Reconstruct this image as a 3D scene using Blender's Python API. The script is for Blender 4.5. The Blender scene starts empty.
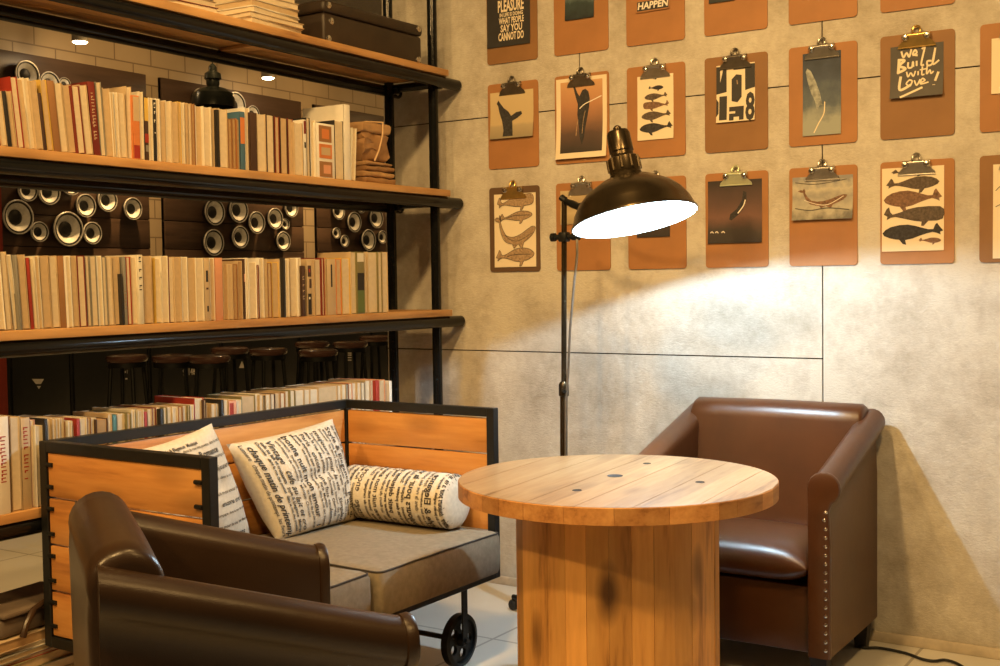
import bpy, bmesh, math, random
import numpy as np
from mathutils import Vector, Matrix, Euler, noise as mnoise

SC = bpy.context.scene
COL = SC.collection
PI = math.pi
rnd = random.Random(7)

# ------------------------------------------------------------------ camera (calibrated on the wall joints and the clipboard grid)
F_PX = 1181.4978
YAW, PITCH, ROLL = -0.574141, -0.0437, -0.014075
CAM = np.array([2.6752, -3.7414, 1.152])
_cy, _sy = math.cos(YAW), math.sin(YAW)
FW = np.array([_sy * math.cos(PITCH), _cy * math.cos(PITCH), math.sin(PITCH)])
_r = np.array([_cy, -_sy, 0.0]); _u = np.cross(_r, FW)
RT = math.cos(ROLL) * _r + math.sin(ROLL) * _u
UP = -math.sin(ROLL) * _r + math.cos(ROLL) * _u
cam = bpy.data.objects.new('camera', bpy.data.cameras.new('camera'))
COL.objects.link(cam)
cam.data.sensor_width = 36.0
cam.data.lens = F_PX * 36.0 / 1000.0
cam.data.clip_start = 0.05
M4 = Matrix.Identity(4)
for i in range(3):
    M4[i][0] = RT[i]; M4[i][1] = UP[i]; M4[i][2] = -FW[i]; M4[i][3] = CAM[i]
cam.matrix_world = M4
SC.camera = cam


def at(px, py, axis, val):
    """the point of the place seen at a pixel of the photograph, on the plane axis = val"""
    d = FW + RT * (px - 500) / F_PX - UP * (py - 333) / F_PX
    t = (val - CAM[axis]) / d[axis]
    return CAM + t * d


# ------------------------------------------------------------------ light and exposure
SC.view_settings.view_transform = 'Standard'
SC.view_settings.look = 'None'
SC.view_settings.gamma = 1.0
SC.view_settings.use_curve_mapping = False
SC.view_settings.exposure = 0.0
try:
    SC.cycles.use_denoising = True
    SC.cycles.max_bounces = 8
    SC.cycles.sample_clamp_indirect = 6.0
except Exception:
    pass
WARM = (1.0, 0.60, 0.215)
world = bpy.data.worlds.new('room_glow'); SC.world = world
world.use_nodes = True
world.node_tree.nodes['Background'].inputs[0].default_value = (1.0, 0.62, 0.27, 1)
world.node_tree.nodes['Background'].inputs[1].default_value = 0.075


def area(name, loc, target, size, power, color=WARM, spread=PI):
    l = bpy.data.lights.new(name, 'AREA'); l.shape = 'DISK'; l.size = size
    l.energy = power; l.color = color; l.spread = spread
    o = bpy.data.objects.new(name, l); COL.objects.link(o); o.location = loc
    o.rotation_euler = (Vector(target) - Vector(loc)).to_track_quat('-Z', 'Y').to_euler()
    return o


def spot(name, loc, target, power, angle, color=WARM, radius=0.04, blend=0.6):
    l = bpy.data.lights.new(name, 'SPOT'); l.energy = power; l.color = color
    l.spot_size = math.radians(angle); l.spot_blend = blend; l.shadow_soft_size = radius
    o = bpy.data.objects.new(name, l); COL.objects.link(o); o.location = loc
    o.rotation_euler = (Vector(target) - Vector(loc)).to_track_quat('-Z', 'Y').to_euler()
    return o


DOWN = math.radians(125)
area('ceiling_downlight_right', (2.7, -2.3, 3.05), (1.7, -0.4, 1.4), 0.30, 23, spread=DOWN)
area('ceiling_downlight_middle', (1.35, -2.0, 3.1), (0.9, -0.6, 1.0), 0.22, 20, spread=DOWN)
area('ceiling_downlight_left', (1.3, -3.3, 3.1), (0.3, -1.7, 0.8), 0.16, 26, spread=DOWN)
area('sofa_end_fill', (0.35, -4.3, 3.0), (0.3, -1.9, 0.5), 0.2, 28, spread=DOWN)  # added fill light, no real lamp: brightens the left end of the sofa
spot('far_floor_fill', (-1.3, -1.3, 3.1), (-1.3, -1.2, 0), 170, 75)  # unseen spot added to lift the floor behind the shelves
for yy in (2.5, 4.6, 6.5):
    area('speaker_top_fill', (-4.5, yy, 3.24), (-4.62, yy - 0.15, 1.0), 0.12, 16, spread=math.radians(70))  # added top lights without fittings, to catch the lower speaker cones
    area('tile_wall_fill', (-3.7, yy, 3.2), (-5.0, yy + 0.2, 2.6), 0.5, 5.5, spread=math.radians(110))  # added fill with no fitting, brightens the far tiles


# ------------------------------------------------------------------ material helpers
def srgb(c):
    return tuple(x / 12.92 if x <= 0.04045 else ((x + 0.055) / 1.055) ** 2.4 for x in c)


MATS = {}


def nodes_of(name):
    m = bpy.data.materials.new(name); m.use_nodes = True
    nt = m.node_tree; b = nt.nodes['Principled BSDF']
    MATS[name] = m
    return m, nt, b


def N(nt, t, **kw):
    n = nt.nodes.new(t)
    for k, v in kw.items():
        setattr(n, k, v)
    return n


def ramp(nt, stops):
    r = N(nt, 'ShaderNodeValToRGB'); cr = r.color_ramp
    while len(cr.elements) < len(stops):
        cr.elements.new(0.5)
    for e, (p, c) in zip(cr.elements, stops):
        e.position = p; e.color = (*c, 1)
    return r


def coords(nt, scale=(1, 1, 1), kind='Object', loc=(0, 0, 0)):
    tc = N(nt, 'ShaderNodeTexCoord'); mp = N(nt, 'ShaderNodeMapping')
    mp.inputs['Scale'].default_value = scale; mp.inputs['Location'].default_value = loc
    nt.links.new(tc.outputs[kind], mp.inputs['Vector'])
    return mp.outputs['Vector']


def noise_tex(nt, vec, scale, detail=4, rough=0.55):
    n = N(nt, 'ShaderNodeTexNoise'); n.inputs['Scale'].default_value = scale
    n.inputs['Detail'].default_value = detail; n.inputs['Roughness'].default_value = rough
    nt.links.new(vec, n.inputs['Vector'])
    return n.outputs['Fac']


def bump(nt, b, fac, strength=0.2, dist=0.002):
    bp = N(nt, 'ShaderNodeBump'); bp.inputs['Strength'].default_value = strength
    bp.inputs['Distance'].default_value = dist
    nt.links.new(fac, bp.inputs['Height']); nt.links.new(bp.outputs['Normal'], b.inputs['Normal'])


def plain(name, c, rough=0.6, metal=0.0, vary=0.12, scale=30, bumpy=0.0, coat=0.0):
    m, nt, b = nodes_of(name)
    v = coords(nt); f = noise_tex(nt, v, scale)
    lo = tuple(x * (1 - vary) for x in c); hi = tuple(min(1, x * (1 + vary)) for x in c)
    r = ramp(nt, [(0.3, lo), (0.7, hi)])
    nt.links.new(f, r.inputs['Fac']); nt.links.new(r.outputs['Color'], b.inputs['Base Color'])
    b.inputs['Roughness'].default_value = rough; b.inputs['Metallic'].default_value = metal
    b.inputs['Coat Weight'].default_value = coat
    if bumpy:
        bump(nt, b, f, bumpy)
    return m


def wood(name, light, mid, dark, axis=2, rough=0.5, grain=1.0, knots=0.0, coat=0.0, plank=None, island=0.0):
    """long grain along AXIS; plank = (axis, width) gives every board its own tone"""
    m, nt, b = nodes_of(name)
    s = [9.0 * grain] * 3; s[axis] = 0.9 * grain
    v = coords(nt, tuple(s))
    if plank:
        tc = N(nt, 'ShaderNodeTexCoord'); sp = N(nt, 'ShaderNodeSeparateXYZ')
        nt.links.new(tc.outputs['Object'], sp.inputs[0])
        dv = N(nt, 'ShaderNodeMath', operation='DIVIDE'); dv.inputs[1].default_value = plank[1]
        nt.links.new(sp.outputs[plank[0]], dv.inputs[0])
        fl = N(nt, 'ShaderNodeMath', operation='FLOOR'); nt.links.new(dv.outputs[0], fl.inputs[0])
        wn = N(nt, 'ShaderNodeTexWhiteNoise', noise_dimensions='1D'); nt.links.new(fl.outputs[0], wn.inputs['W'])
        ad = N(nt, 'ShaderNodeVectorMath', operation='ADD'); nt.links.new(v, ad.inputs[0])
        sc = N(nt, 'ShaderNodeVectorMath', operation='SCALE'); sc.inputs['Scale'].default_value = 9.0
        nt.links.new(wn.outputs['Color'], sc.inputs[0]); nt.links.new(sc.outputs[0], ad.inputs[1])
        v = ad.outputs[0]
    f1 = noise_tex(nt, v, 1.6, 5, 0.6)
    f2 = noise_tex(nt, v, 9.0, 3, 0.5)
    mx = N(nt, 'ShaderNodeMath', operation='MULTIPLY_ADD'); mx.inputs[1].default_value = 0.35
    nt.links.new(f2, mx.inputs[0]); nt.links.new(f1, mx.inputs[2])
    r = ramp(nt, [(0.45, dark), (0.62, mid), (0.85, light)])
    nt.links.new(mx.outputs[0], r.inputs['Fac'])
    col = r.outputs['Color']
    if plank:
        hv = N(nt, 'ShaderNodeHueSaturation')
        mr = N(nt, 'ShaderNodeMapRange'); mr.inputs['To Min'].default_value = 0.78; mr.inputs['To Max'].default_value = 1.18
        nt.links.new(wn.outputs['Value'], mr.inputs['Value']); nt.links.new(mr.outputs[0], hv.inputs['Value'])
        nt.links.new(col, hv.inputs['Color']); col = hv.outputs['Color']
    if island:
        ge = N(nt, 'ShaderNodeNewGeometry'); hv = N(nt, 'ShaderNodeHueSaturation')
        mr = N(nt, 'ShaderNodeMapRange'); mr.inputs['To Min'].default_value = 1 - island; mr.inputs['To Max'].default_value = 1 + island
        nt.links.new(ge.outputs['Random Per Island'], mr.inputs['Value']); nt.links.new(mr.outputs[0], hv.inputs['Value'])
        nt.links.new(col, hv.inputs['Color']); col = hv.outputs['Color']
    if knots:
        ks = [10.0] * 3; ks[axis] = 4.0
        kv = coords(nt, tuple(ks), loc=(3.1, 1.7, 0.4))
        vo = N(nt, 'ShaderNodeTexVoronoi'); vo.inputs['Scale'].default_value = 1.0
        nt.links.new(kv, vo.inputs['Vector'])
        kr = ramp(nt, [(0.12, (1, 1, 1)), (0.36, (0, 0, 0))]); nt.links.new(vo.outputs['Distance'], kr.inputs['Fac'])
        km = N(nt, 'ShaderNodeMix', data_type='RGBA')
        mu = N(nt, 'ShaderNodeMath', operation='MULTIPLY'); mu.inputs[1].default_value = knots
        nt.links.new(kr.outputs['Color'], mu.inputs[0]); nt.links.new(mu.outputs[0], km.inputs['Factor'])
        nt.links.new(col, km.inputs['A']); km.inputs['B'].default_value = (*[x * 0.35 for x in dark], 1)
        col = km.outputs['Result']
    nt.links.new(col, b.inputs['Base Color'])
    b.inputs['Roughness'].default_value = rough; b.inputs['Coat Weight'].default_value = coat
    b.inputs['Coat Roughness'].default_value = 0.25
    bump(nt, b, f2, 0.12, 0.001)
    return m


def leather(name, c, dark, rough=0.34):
    m, nt, b = nodes_of(name)
    v = coords(nt)
    f = noise_tex(nt, v, 5, 5); r = ramp(nt, [(0.3, dark), (0.7, c)])
    nt.links.new(f, r.inputs['Fac']); nt.links.new(r.outputs['Color'], b.inputs['Base Color'])
    vo = N(nt, 'ShaderNodeTexVoronoi'); vo.inputs['Scale'].default_value = 420; nt.links.new(v, vo.inputs['Vector'])
    f2 = noise_tex(nt, v, 16, 3)
    ad = N(nt, 'ShaderNodeMath', operation='MULTIPLY_ADD'); ad.inputs[1].default_value = 0.25
    nt.links.new(vo.outputs['Distance'], ad.inputs[0]); nt.links.new(f2, ad.inputs[2])
    bump(nt, b, ad.outputs[0], 0.18, 0.003)
    b.inputs['Roughness'].default_value = rough
    b.inputs['Specular IOR Level'].default_value = 0.55
    return m


def glow(name, c, strength):
    m, nt, b = nodes_of(name)
    b.inputs['Base Color'].default_value = (*c, 1)
    b.inputs['Emission Color'].default_value = (*c, 1); b.inputs['Emission Strength'].default_value = strength
    return m


def concrete():
    m, nt, b = nodes_of('concrete')
    v = coords(nt)
    f1 = noise_tex(nt, v, 2.2, 6, 0.62); f2 = noise_tex(nt, v, 11, 6, 0.65)
    f3 = noise_tex(nt, v, 38, 4, 0.7)
    a = N(nt, 'ShaderNodeMath', operation='MULTIPLY_ADD'); a.inputs[1].default_value = 0.45
    nt.links.new(f2, a.inputs[0]); nt.links.new(f1, a.inputs[2])
    a2 = N(nt, 'ShaderNodeMath', operation='MULTIPLY_ADD'); a2.inputs[1].default_value = 0.35
    nt.links.new(f3, a2.inputs[0]); nt.links.new(a.outputs[0], a2.inputs[2])
    r = ramp(nt, [(0.62, (0.32, 0.275, 0.21)), (0.78, (0.44, 0.40, 0.335)), (0.92, (0.54, 0.505, 0.44)), (1.0, (0.60, 0.57, 0.50))])
    nt.links.new(a2.outputs[0], r.inputs['Fac']); nt.links.new(r.outputs['Color'], b.inputs['Base Color'])
    f4 = noise_tex(nt, coords(nt, (1, 1, 1.8)), 85, 5, 0.72)
    mx = N(nt, 'ShaderNodeMath', operation='MULTIPLY_ADD'); mx.inputs[1].default_value = 0.6
    nt.links.new(f4, mx.inputs[0]); nt.links.new(f2, mx.inputs[2])
    bump(nt, b, mx.outputs[0], 0.8, 0.006)
    b.inputs['Roughness'].default_value = 0.72
    return m


def tiles(name, c1, c2, mortar, bw, rh, gap, offset=0.5, swap=True):
    m, nt, b = nodes_of(name)
    tc = N(nt, 'ShaderNodeTexCoord'); sp = N(nt, 'ShaderNodeSeparateXYZ'); cb = N(nt, 'ShaderNodeCombineXYZ')
    nt.links.new(tc.outputs['Object'], sp.inputs[0])
    if swap:
        nt.links.new(sp.outputs['Y'], cb.inputs['X']); nt.links.new(sp.outputs['Z'], cb.inputs['Y'])
    else:
        nt.links.new(sp.outputs['X'], cb.inputs['X']); nt.links.new(sp.outputs['Y'], cb.inputs['Y'])
    br = N(nt, 'ShaderNodeTexBrick'); br.offset = offset
    br.inputs['Scale'].default_value = 1; br.inputs['Brick Width'].default_value = bw
    br.inputs['Row Height'].default_value = rh; br.inputs['Mortar Size'].default_value = gap
    br.inputs['Color1'].default_value = (*c1, 1); br.inputs['Color2'].default_value = (*c2, 1)
    br.inputs['Mortar'].default_value = (*mortar, 1)
    nt.links.new(cb.outputs[0], br.inputs['Vector'])
    f = noise_tex(nt, tc.outputs['Object'], 3, 5)
    mr = N(nt, 'ShaderNodeMapRange'); mr.inputs['To Min'].default_value = 0.85; mr.inputs['To Max'].default_value = 1.1
    nt.links.new(f, mr.inputs['Value'])
    hv = N(nt, 'ShaderNodeHueSaturation'); nt.links.new(mr.outputs[0], hv.inputs['Value'])
    nt.links.new(br.outputs['Color'], hv.inputs['Color']); nt.links.new(hv.outputs['Color'], b.inputs['Base Color'])
    b.inputs['Roughness'].default_value = 0.4
    return m


concrete()
tiles('wall_tile', (0.46, 0.36, 0.25), (0.43, 0.335, 0.23), (0.22, 0.16, 0.11), 0.365, 0.15526, 0.006)
tiles('floor_tile', (0.66, 0.64, 0.58), (0.63, 0.61, 0.55), (0.36, 0.34, 0.30), 0.60, 0.60, 0.005, 0.0, False)
plain('ceiling_white', (0.35, 0.33, 0.3), 0.8)
plain('seam_dark', (0.03, 0.022, 0.015), 0.9)
plain('skirting', (0.55, 0.48, 0.38), 0.6)
plain('black_steel', (0.0065, 0.007, 0.0075), 0.16, 0.0, 0.2, 40)
MATS['black_steel'].node_tree.nodes['Principled BSDF'].inputs['Specular IOR Level'].default_value = 0.28
plain('black_frame', (0.007, 0.008, 0.008), 0.42, 0.0, 0.2, 40)
plain('black_iron', (0.016, 0.018, 0.018), 0.45, 0.6, 0.2, 50, 0.1)
wood('shelf_wood', (0.62, 0.36, 0.15), (0.50, 0.27, 0.10), (0.26, 0.12, 0.045), axis=1, rough=0.55, knots=0.25)
wood('sofa_wood', (0.66, 0.33, 0.10), (0.56, 0.25, 0.065), (0.36, 0.14, 0.035), axis=1, rough=0.45, knots=0.35)
wood('sofa_wood_cross', (0.66, 0.33, 0.10), (0.56, 0.25, 0.065), (0.36, 0.14, 0.035), axis=0, rough=0.45, knots=0.35)
wood('table_wood', (0.56, 0.38, 0.20), (0.46, 0.28, 0.13), (0.22, 0.115, 0.05), axis=1, rough=0.34, knots=0.35, coat=0.5, plank=(0, 0.125))
wood('rim_wood', (0.62, 0.32, 0.11), (0.50, 0.23, 0.07), (0.28, 0.11, 0.03), axis=1, rough=0.5, grain=1.5, island=0.25)
wood('drum_wood', (0.74, 0.40, 0.12), (0.62, 0.31, 0.085), (0.27, 0.11, 0.028), axis=2, rough=0.5, knots=0.95, island=0.3)
wood('panel_wood', (0.10, 0.06, 0.042), (0.07, 0.042, 0.03), (0.03, 0.018, 0.013), axis=1, rough=0.4, grain=0.5)
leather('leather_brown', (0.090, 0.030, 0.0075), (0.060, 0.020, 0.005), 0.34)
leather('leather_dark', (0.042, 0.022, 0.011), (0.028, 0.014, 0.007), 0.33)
plain('leather_case', (0.028, 0.018, 0.011), 0.5, 0, 0.3, 12, 0.3)
plain('seat_linen', (0.20, 0.165, 0.115), 0.9, 0, 0.14, 60, 0.25)
plain('piping_dark', (0.03, 0.024, 0.02), 0.8)
plain('cushion_cloth', (0.66, 0.61, 0.51), 0.9, 0, 0.08, 90, 0.2)
plain('cushion_ink', (0.045, 0.04, 0.036), 0.9)
plain('ink_black', (0.02, 0.018, 0.017), 0.7)
plain('brass_dark', (0.062, 0.046, 0.026), 0.27, 0.8, 0.25, 14)
plain('enamel_white', (0.62, 0.63, 0.64), 0.5)
plain('chrome', (0.62, 0.60, 0.56), 0.22, 1.0, 0.1)
plain('clip_steel', (0.42, 0.40, 0.36), 0.3, 0.9, 0.2)
plain('clip_dark_steel', (0.20, 0.18, 0.15), 0.35, 0.9, 0.2)
plain('clip_brass', (0.62, 0.42, 0.14), 0.3, 0.9, 0.2)
plain('clip_pale', (0.62, 0.66, 0.44), 0.35, 0.6, 0.1)
plain('rubber', (0.012, 0.012, 0.012), 0.6)
plain('hardboard', (0.36, 0.165, 0.058), 0.62, 0, 0.10, 8)
plain('hardboard_brown', (0.25, 0.125, 0.046), 0.62, 0, 0.10, 8)
plain('hardboard_dark', (0.115, 0.065, 0.034), 0.62, 0, 0.10, 8)
plain('print_cream', (0.80, 0.70, 0.52), 0.75, 0, 0.05, 6)
plain('print_white', (0.82, 0.78, 0.70), 0.75, 0, 0.05, 6)
plain('print_black', (0.028, 0.027, 0.027), 0.6)
plain('print_slate', (0.065, 0.06, 0.055), 0.6)
plain('whale_grey', (0.10, 0.075, 0.055), 0.8, 0, 0.5, 120)
plain('whale_brown', (0.19, 0.105, 0.065), 0.8, 0, 0.5, 120)
plain('whale_dark', (0.035, 0.033, 0.034), 0.8, 0, 0.5, 120)
plain('whale_pale', (0.30, 0.32, 0.30), 0.8, 0, 0.5, 60)
plain('whale_line', (0.36, 0.25, 0.15), 0.8, 0, 0.4, 140)
plain('kraft', (0.30, 0.165, 0.07), 0.8, 0, 0.2, 25, 0.3)
plain('kraft_pale', (0.40, 0.24, 0.11), 0.8, 0, 0.2, 25, 0.3)
plain('string', (0.65, 0.45, 0.25), 0.9)
plain('paper', (0.66, 0.56, 0.40), 0.85, 0, 0.06, 60)
plain('paper_tan', (0.54, 0.40, 0.235), 0.85, 0, 0.06, 60)
plain('paper_old', (0.42, 0.27, 0.13), 0.85, 0, 0.08, 60)
plain('speaker_rim', (0.62, 0.60, 0.58), 0.35, 0.3)
plain('speaker_cone', (0.78, 0.77, 0.75), 0.5, 0.0)
plain('speaker_dark', (0.012, 0.011, 0.011), 0.5)
plain('counter_black', (0.014, 0.015, 0.016), 0.45)
plain('stool_seat', (0.10, 0.045, 0.032), 0.25, 0, 0.2, 12, 0, 0.4)
plain('sign_white', (0.72, 0.68, 0.62), 0.6)
plain('pillar_red', (0.26, 0.035, 0.02), 0.5)
plain('pendant_black', (0.02, 0.024, 0.022), 0.25, 0.3)
glow('lamp_lens', (1.0, 0.86, 0.62), 30.0)
glow('bulb_glass', (0.86, 0.95, 1.0), 3.0)
plain('satchel_grey', (0.13, 0.10, 0.075), 0.7, 0, 0.2, 20, 0.3)


def grad(name, stops, axis=2, lo=0.0, hi=1.0, noisy=0.15, scale=14):
    """printed photograph: tones that run across the sheet (the print's own picture)"""
    m, nt, b = nodes_of(name)
    tc = N(nt, 'ShaderNodeTexCoord'); sp = N(nt, 'ShaderNodeSeparateXYZ'); nt.links.new(tc.outputs['Object'], sp.inputs[0])
    mr = N(nt, 'ShaderNodeMapRange'); mr.inputs['From Min'].default_value = lo; mr.inputs['From Max'].default_value = hi
    nt.links.new(sp.outputs[axis], mr.inputs['Value'])
    f = noise_tex(nt, coords(nt), scale, 5)
    ma = N(nt, 'ShaderNodeMath', operation='MULTIPLY_ADD'); ma.inputs[1].default_value = noisy * 2
    nt.links.new(f, ma.inputs[0]); nt.links.new(mr.outputs[0], ma.inputs[2])
    sb = N(nt, 'ShaderNodeMath', operation='SUBTRACT'); sb.inputs[1].default_value = noisy; nt.links.new(ma.outputs[0], sb.inputs[0])
    r = ramp(nt, stops); nt.links.new(sb.outputs[0], r.inputs['Fac']); nt.links.new(r.outputs['Color'], b.inputs['Base Color'])
    b.inputs['Roughness'].default_value = 0.55
    return m


# ------------------------------------------------------------------ mesh helpers
class MB:
    def __init__(self):
        self.bm = bmesh.new(); self.mats = []

    def mi(self, m):
        if m not in self.mats:
            self.mats.append(m)
        return self.mats.index(m)

    def add(self, verts, faces, m, smooth=False):
        i = self.mi(m); vs = [self.bm.verts.new(v) for v in verts]
        for f in faces:
            try:
                fc = self.bm.faces.new([vs[k] for k in f])
            except ValueError:
                continue
            fc.material_index = i; fc.smooth = smooth
        return vs

    def box(self, c, s, m, bevel=0.0, segs=2, rot=None, smooth=None):
        t = bmesh.new(); bmesh.ops.create_cube(t, size=1.0)
        for v in t.verts:
            v.co = Vector((v.co.x * s[0], v.co.y * s[1], v.co.z * s[2]))
        if bevel:
            bmesh.ops.bevel(t, geom=list(t.edges), offset=bevel, segments=segs, profile=0.5, affect='EDGES')
        X = Matrix.Translation(Vector(c))
        if rot is not None:
            X = X @ (rot if isinstance(rot, Matrix) else Euler(rot).to_matrix().to_4x4())
        t.transform(X)
        t.verts.index_update()
        self.add([v.co.copy() for v in t.verts], [[v.index for v in f.verts] for f in t.faces], m,
                 (bevel > 0.004) if smooth is None else smooth)
        t.free()

    def span(self, x0, x1, y0, y1, z0, z1, m, bevel=0.0, segs=2):
        self.box(((x0 + x1) / 2, (y0 + y1) / 2, (z0 + z1) / 2), (abs(x1 - x0), abs(y1 - y0), abs(z1 - z0)), m, bevel, segs)

    def rings(self, rings, m, closed=True, cap0=True, cap1=True, smooth=True):
        n = len(rings[0]); vs = []; fs = []
        for r in rings:
            vs.extend(r)
        for a in range(len(rings) - 1):
            for k in range(n if closed else n - 1):
                k2 = (k + 1) % n
                fs.append([a * n + k, a * n + k2, (a + 1) * n + k2, (a + 1) * n + k])
        if cap0:
            fs.append(list(range(n))[::-1])
        if cap1:
            fs.append([(len(rings) - 1) * n + k for k in range(n)])
        self.add(vs, fs, m, smooth)

    def tube(self, pts, r, m, n=12, caps=True):
        pts = [Vector(p) for p in pts]; rr = []
        up = None
        for i, p in enumerate(pts):
            d = (pts[min(i + 1, len(pts) - 1)] - pts[max(i - 1, 0)]).normalized()
            if up is None:
                up = Vector((0, 0, 1)) if abs(d.z) < 0.9 else Vector((1, 0, 0))
            s = d.cross(up).normalized(); up = s.cross(d).normalized()
            q = r[i] if isinstance(r, (list, tuple)) else r
            rr.append([p + s * (math.cos(2 * PI * k / n) * q) + up * (math.sin(2 * PI * k / n) * q) for k in range(n)])
        self.rings(rr, m, True, caps, caps)

    def lathe(self, prof, m, n=40, X=None, mats=None, capends=False):
        """prof: (radius, height) pairs about local Z"""
        X = X or Matrix.Identity(4)
        rr = [[X @ Vector((r * math.cos(2 * PI * k / n), r * math.sin(2 * PI * k / n), z)) for k in range(n)] for r, z in prof]
        self.rings(rr, m, True, capends, capends)

    def prism(self, poly, place, depth, m, smooth=False):
        """poly in 2-D; place(u, v, w) gives the 3-D point"""
        n = len(poly)
        vs = [place(u, v, 0) for u, v in poly] + [place(u, v, depth) for u, v in poly]
        fs = [list(range(n)), list(range(n, 2 * n))[::-1]]
        fs += [[k, (k + 1) % n, n + (k + 1) % n, n + k] for k in range(n)]
        self.add(vs, fs, m, smooth)

    def build(self, name, parent=None, sharp=35, loc=None, recalc=True):
        if recalc:
            bmesh.ops.recalc_face_normals(self.bm, faces=list(self.bm.faces))
        me = bpy.data.meshes.new(name); self.bm.to_mesh(me); self.bm.free()
        for m in self.mats:
            me.materials.append(MATS[m])
        me.set_sharp_from_angle(angle=math.radians(sharp))
        o = bpy.data.objects.new(name, me); COL.objects.link(o)
        if parent:
            o.parent = parent
        if loc is not None:
            o.location = loc
        return o


def tag(o, label=None, cat=None, group=None, kind=None):
    if label: o['label'] = label
    if cat: o['category'] = cat
    if group: o['group'] = group
    if kind: o['kind'] = kind
    return o


def thing(name, label, cat, loc=(0, 0, 0), rz=0.0, group=None, rot=None):
    o = bpy.data.objects.new(name, None); COL.objects.link(o)
    o.empty_display_size = 0.1
    o.location = loc; o.rotation_euler = rot if rot else (0, 0, rz)
    return tag(o, label, cat, group)


def copy_tree(o, parent=None):
    c = o.copy(); COL.objects.link(c)
    if parent: c.parent = parent
    for ch in list(o.children):
        copy_tree(ch, c)
    return c


def struct(mb, name, sharp=35):
    return tag(mb.build(name, sharp=sharp), kind='structure')


# ------------------------------------------------------------------ lettering
_TXT = {}


def text_polys(body, size=1.0, shear=0.0, bold=0.0, spacing=1.0):
    """filled letter shapes as (verts2d, faces, width); baseline at 0"""
    key = (body, shear, bold, spacing)
    if key not in _TXT:
        cu = bpy.data.curves.new('lettering', 'FONT'); cu.body = body; cu.size = 1.0; cu.shear = shear
        cu.offset = bold; cu.resolution_u = 2; cu.space_character = spacing
        o = bpy.data.objects.new('lettering', cu); COL.objects.link(o)
        dg = bpy.context.evaluated_depsgraph_get(); dg.update()
        me = o.evaluated_get(dg).to_mesh()
        vs = [(v.co.x, v.co.y) for v in me.vertices]; fs = [list(p.vertices) for p in me.polygons]
        o.evaluated_get(dg).to_mesh_clear()
        bpy.data.objects.remove(o); bpy.data.curves.remove(cu)
        xs = [v[0] for v in vs] or [0]
        _TXT[key] = ([(x - min(xs), y) for x, y in vs], fs, max(xs) - min(xs))
    vs, fs, w = _TXT[key]
    return [(x * size, y * size) for x, y in vs], fs, w * size


# ------------------------------------------------------------------ the setting
# concrete wall behind: separate panels with dark joints between them
WL = -0.285
mb = MB()
G = 0.0022
for x0, x1, z0, z1 in [(WL, 1.488, 0.889, 1.7693), (WL, 1.488, 0, 0.889), (1.488, 4.2, 0, 1.7693),
                       (WL, 0.610, 1.7693, 2.65), (0.610, 1.488, 1.7693, 2.65), (1.488, 4.2, 1.7693, 2.65), (WL, 4.2, 2.65, 3.25)]:
    mb.span(x0 + G, x1 - G, 0.0, 0.05, z0 + G, z1 - G, 'concrete')
mb.span(WL, 4.2, 0.006, 0.14, 0, 3.25, 'seam_dark')
struct(mb, 'wall_back')
mb = MB(); mb.span(-5.2, 4.2, -5.2, 7.2, -0.06, 0.0, 'floor_tile'); struct(mb, 'floor')
mb = MB(); mb.span(WL, 4.2, -0.013, -0.0005, 0.0, 0.032, 'skirting', 0.003); struct(mb, 'baseboard_back')
# the far room seen through the shelves
XF = -5.0
mb = MB(); mb.span(XF - 0.1, XF, -2.6, 9.0, 0, 3.3, 'wall_tile'); struct(mb, 'wall_far')
mb = MB(); mb.span(-5.1, -0.6, -2.6, 9.0, 3.3, 3.36, 'ceiling_white'); struct(mb, 'ceiling')
mb = MB(); mb.span(-5.2, WL, 7.2, 9.0, -0.06, 0.0, 'floor_tile'); struct(mb, 'floor_far')

# ------------------------------------------------------------------ far room: panels with loudspeakers
PANELS = [(-1.2, 150.3, 'left', 'first'), (166, 304, 'middle', 'second'), (318.5, 470, 'right', 'third')]
PY = []
for i, (a, b_, side, nth) in enumerate(PANELS):
    y0 = -2.4 if i == 0 else at(a, 240, 0, XF + 0.05)[1]
    y1 = at(b_, 240, 0, XF + 0.05)[1]
    PY.append((y0, y1))
    mb = MB(); ztop = 2.867
    n = 9; hh = (ztop - 0.75) / n
    for k in range(n):
        mb.span(XF + 0.005, XF + 0.05, y0, y1, 0.75 + k * hh + 0.004, 0.75 + (k + 1) * hh - 0.002, 'panel_wood', 0.003)
    mb.span(XF + 0.002, XF + 0.03, y0, y1, 0.75, ztop, 'speaker_dark')
    o = mb.build('speaker_panel')
    tag(o, f'dark planked wall panel holding loudspeakers, {nth} from left behind the shelves', 'wall panel', 'dark panels on the tiled wall')


def speaker_mesh(r, bright=True):
    """unit kept per radius: rim, cone and dust cap; axis +X"""
    X = Matrix.Rotation(PI / 2, 4, 'Y')
    # shallow pale cone with a thin bright lip round a dark dome; its body is sunk in the panel
    d = r * 0.40
    a = MB(); a.lathe([(r * 1.0, -0.012), (r * 1.0, -0.002), (r * 0.985, 0.0), (r * 0.93, 0.0), (r * 0.915, -0.006)], 'speaker_rim', 36, X)
    b = MB(); b.lathe([(r * 0.915, -0.006), (r * 0.89, -0.001), (r * 0.84, -0.001), (r * 0.81, -0.008)], 'speaker_dark', 36, X); b.lathe([(r * 0.81, -0.008), (r * 0.62, -0.5 * d), (r * 0.40, -d)], 'speaker_cone', 36, X)
    b.lathe([(r * 0.99, -0.010), (r * 0.97, -0.6 * d), (r * 0.8, -d - 0.02), (r * 0.4, -d - 0.03)], 'speaker_dark', 36, X)
    c = MB(); c.lathe([(r * 0.46, -0.90 * d), (r * 0.42, -0.78 * d), (r * 0.30, -0.60 * d), (r * 0.15, -0.52 * d), (0.001, -0.50 * d)], 'speaker_dark', 24, X)
    return a, b, c


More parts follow.
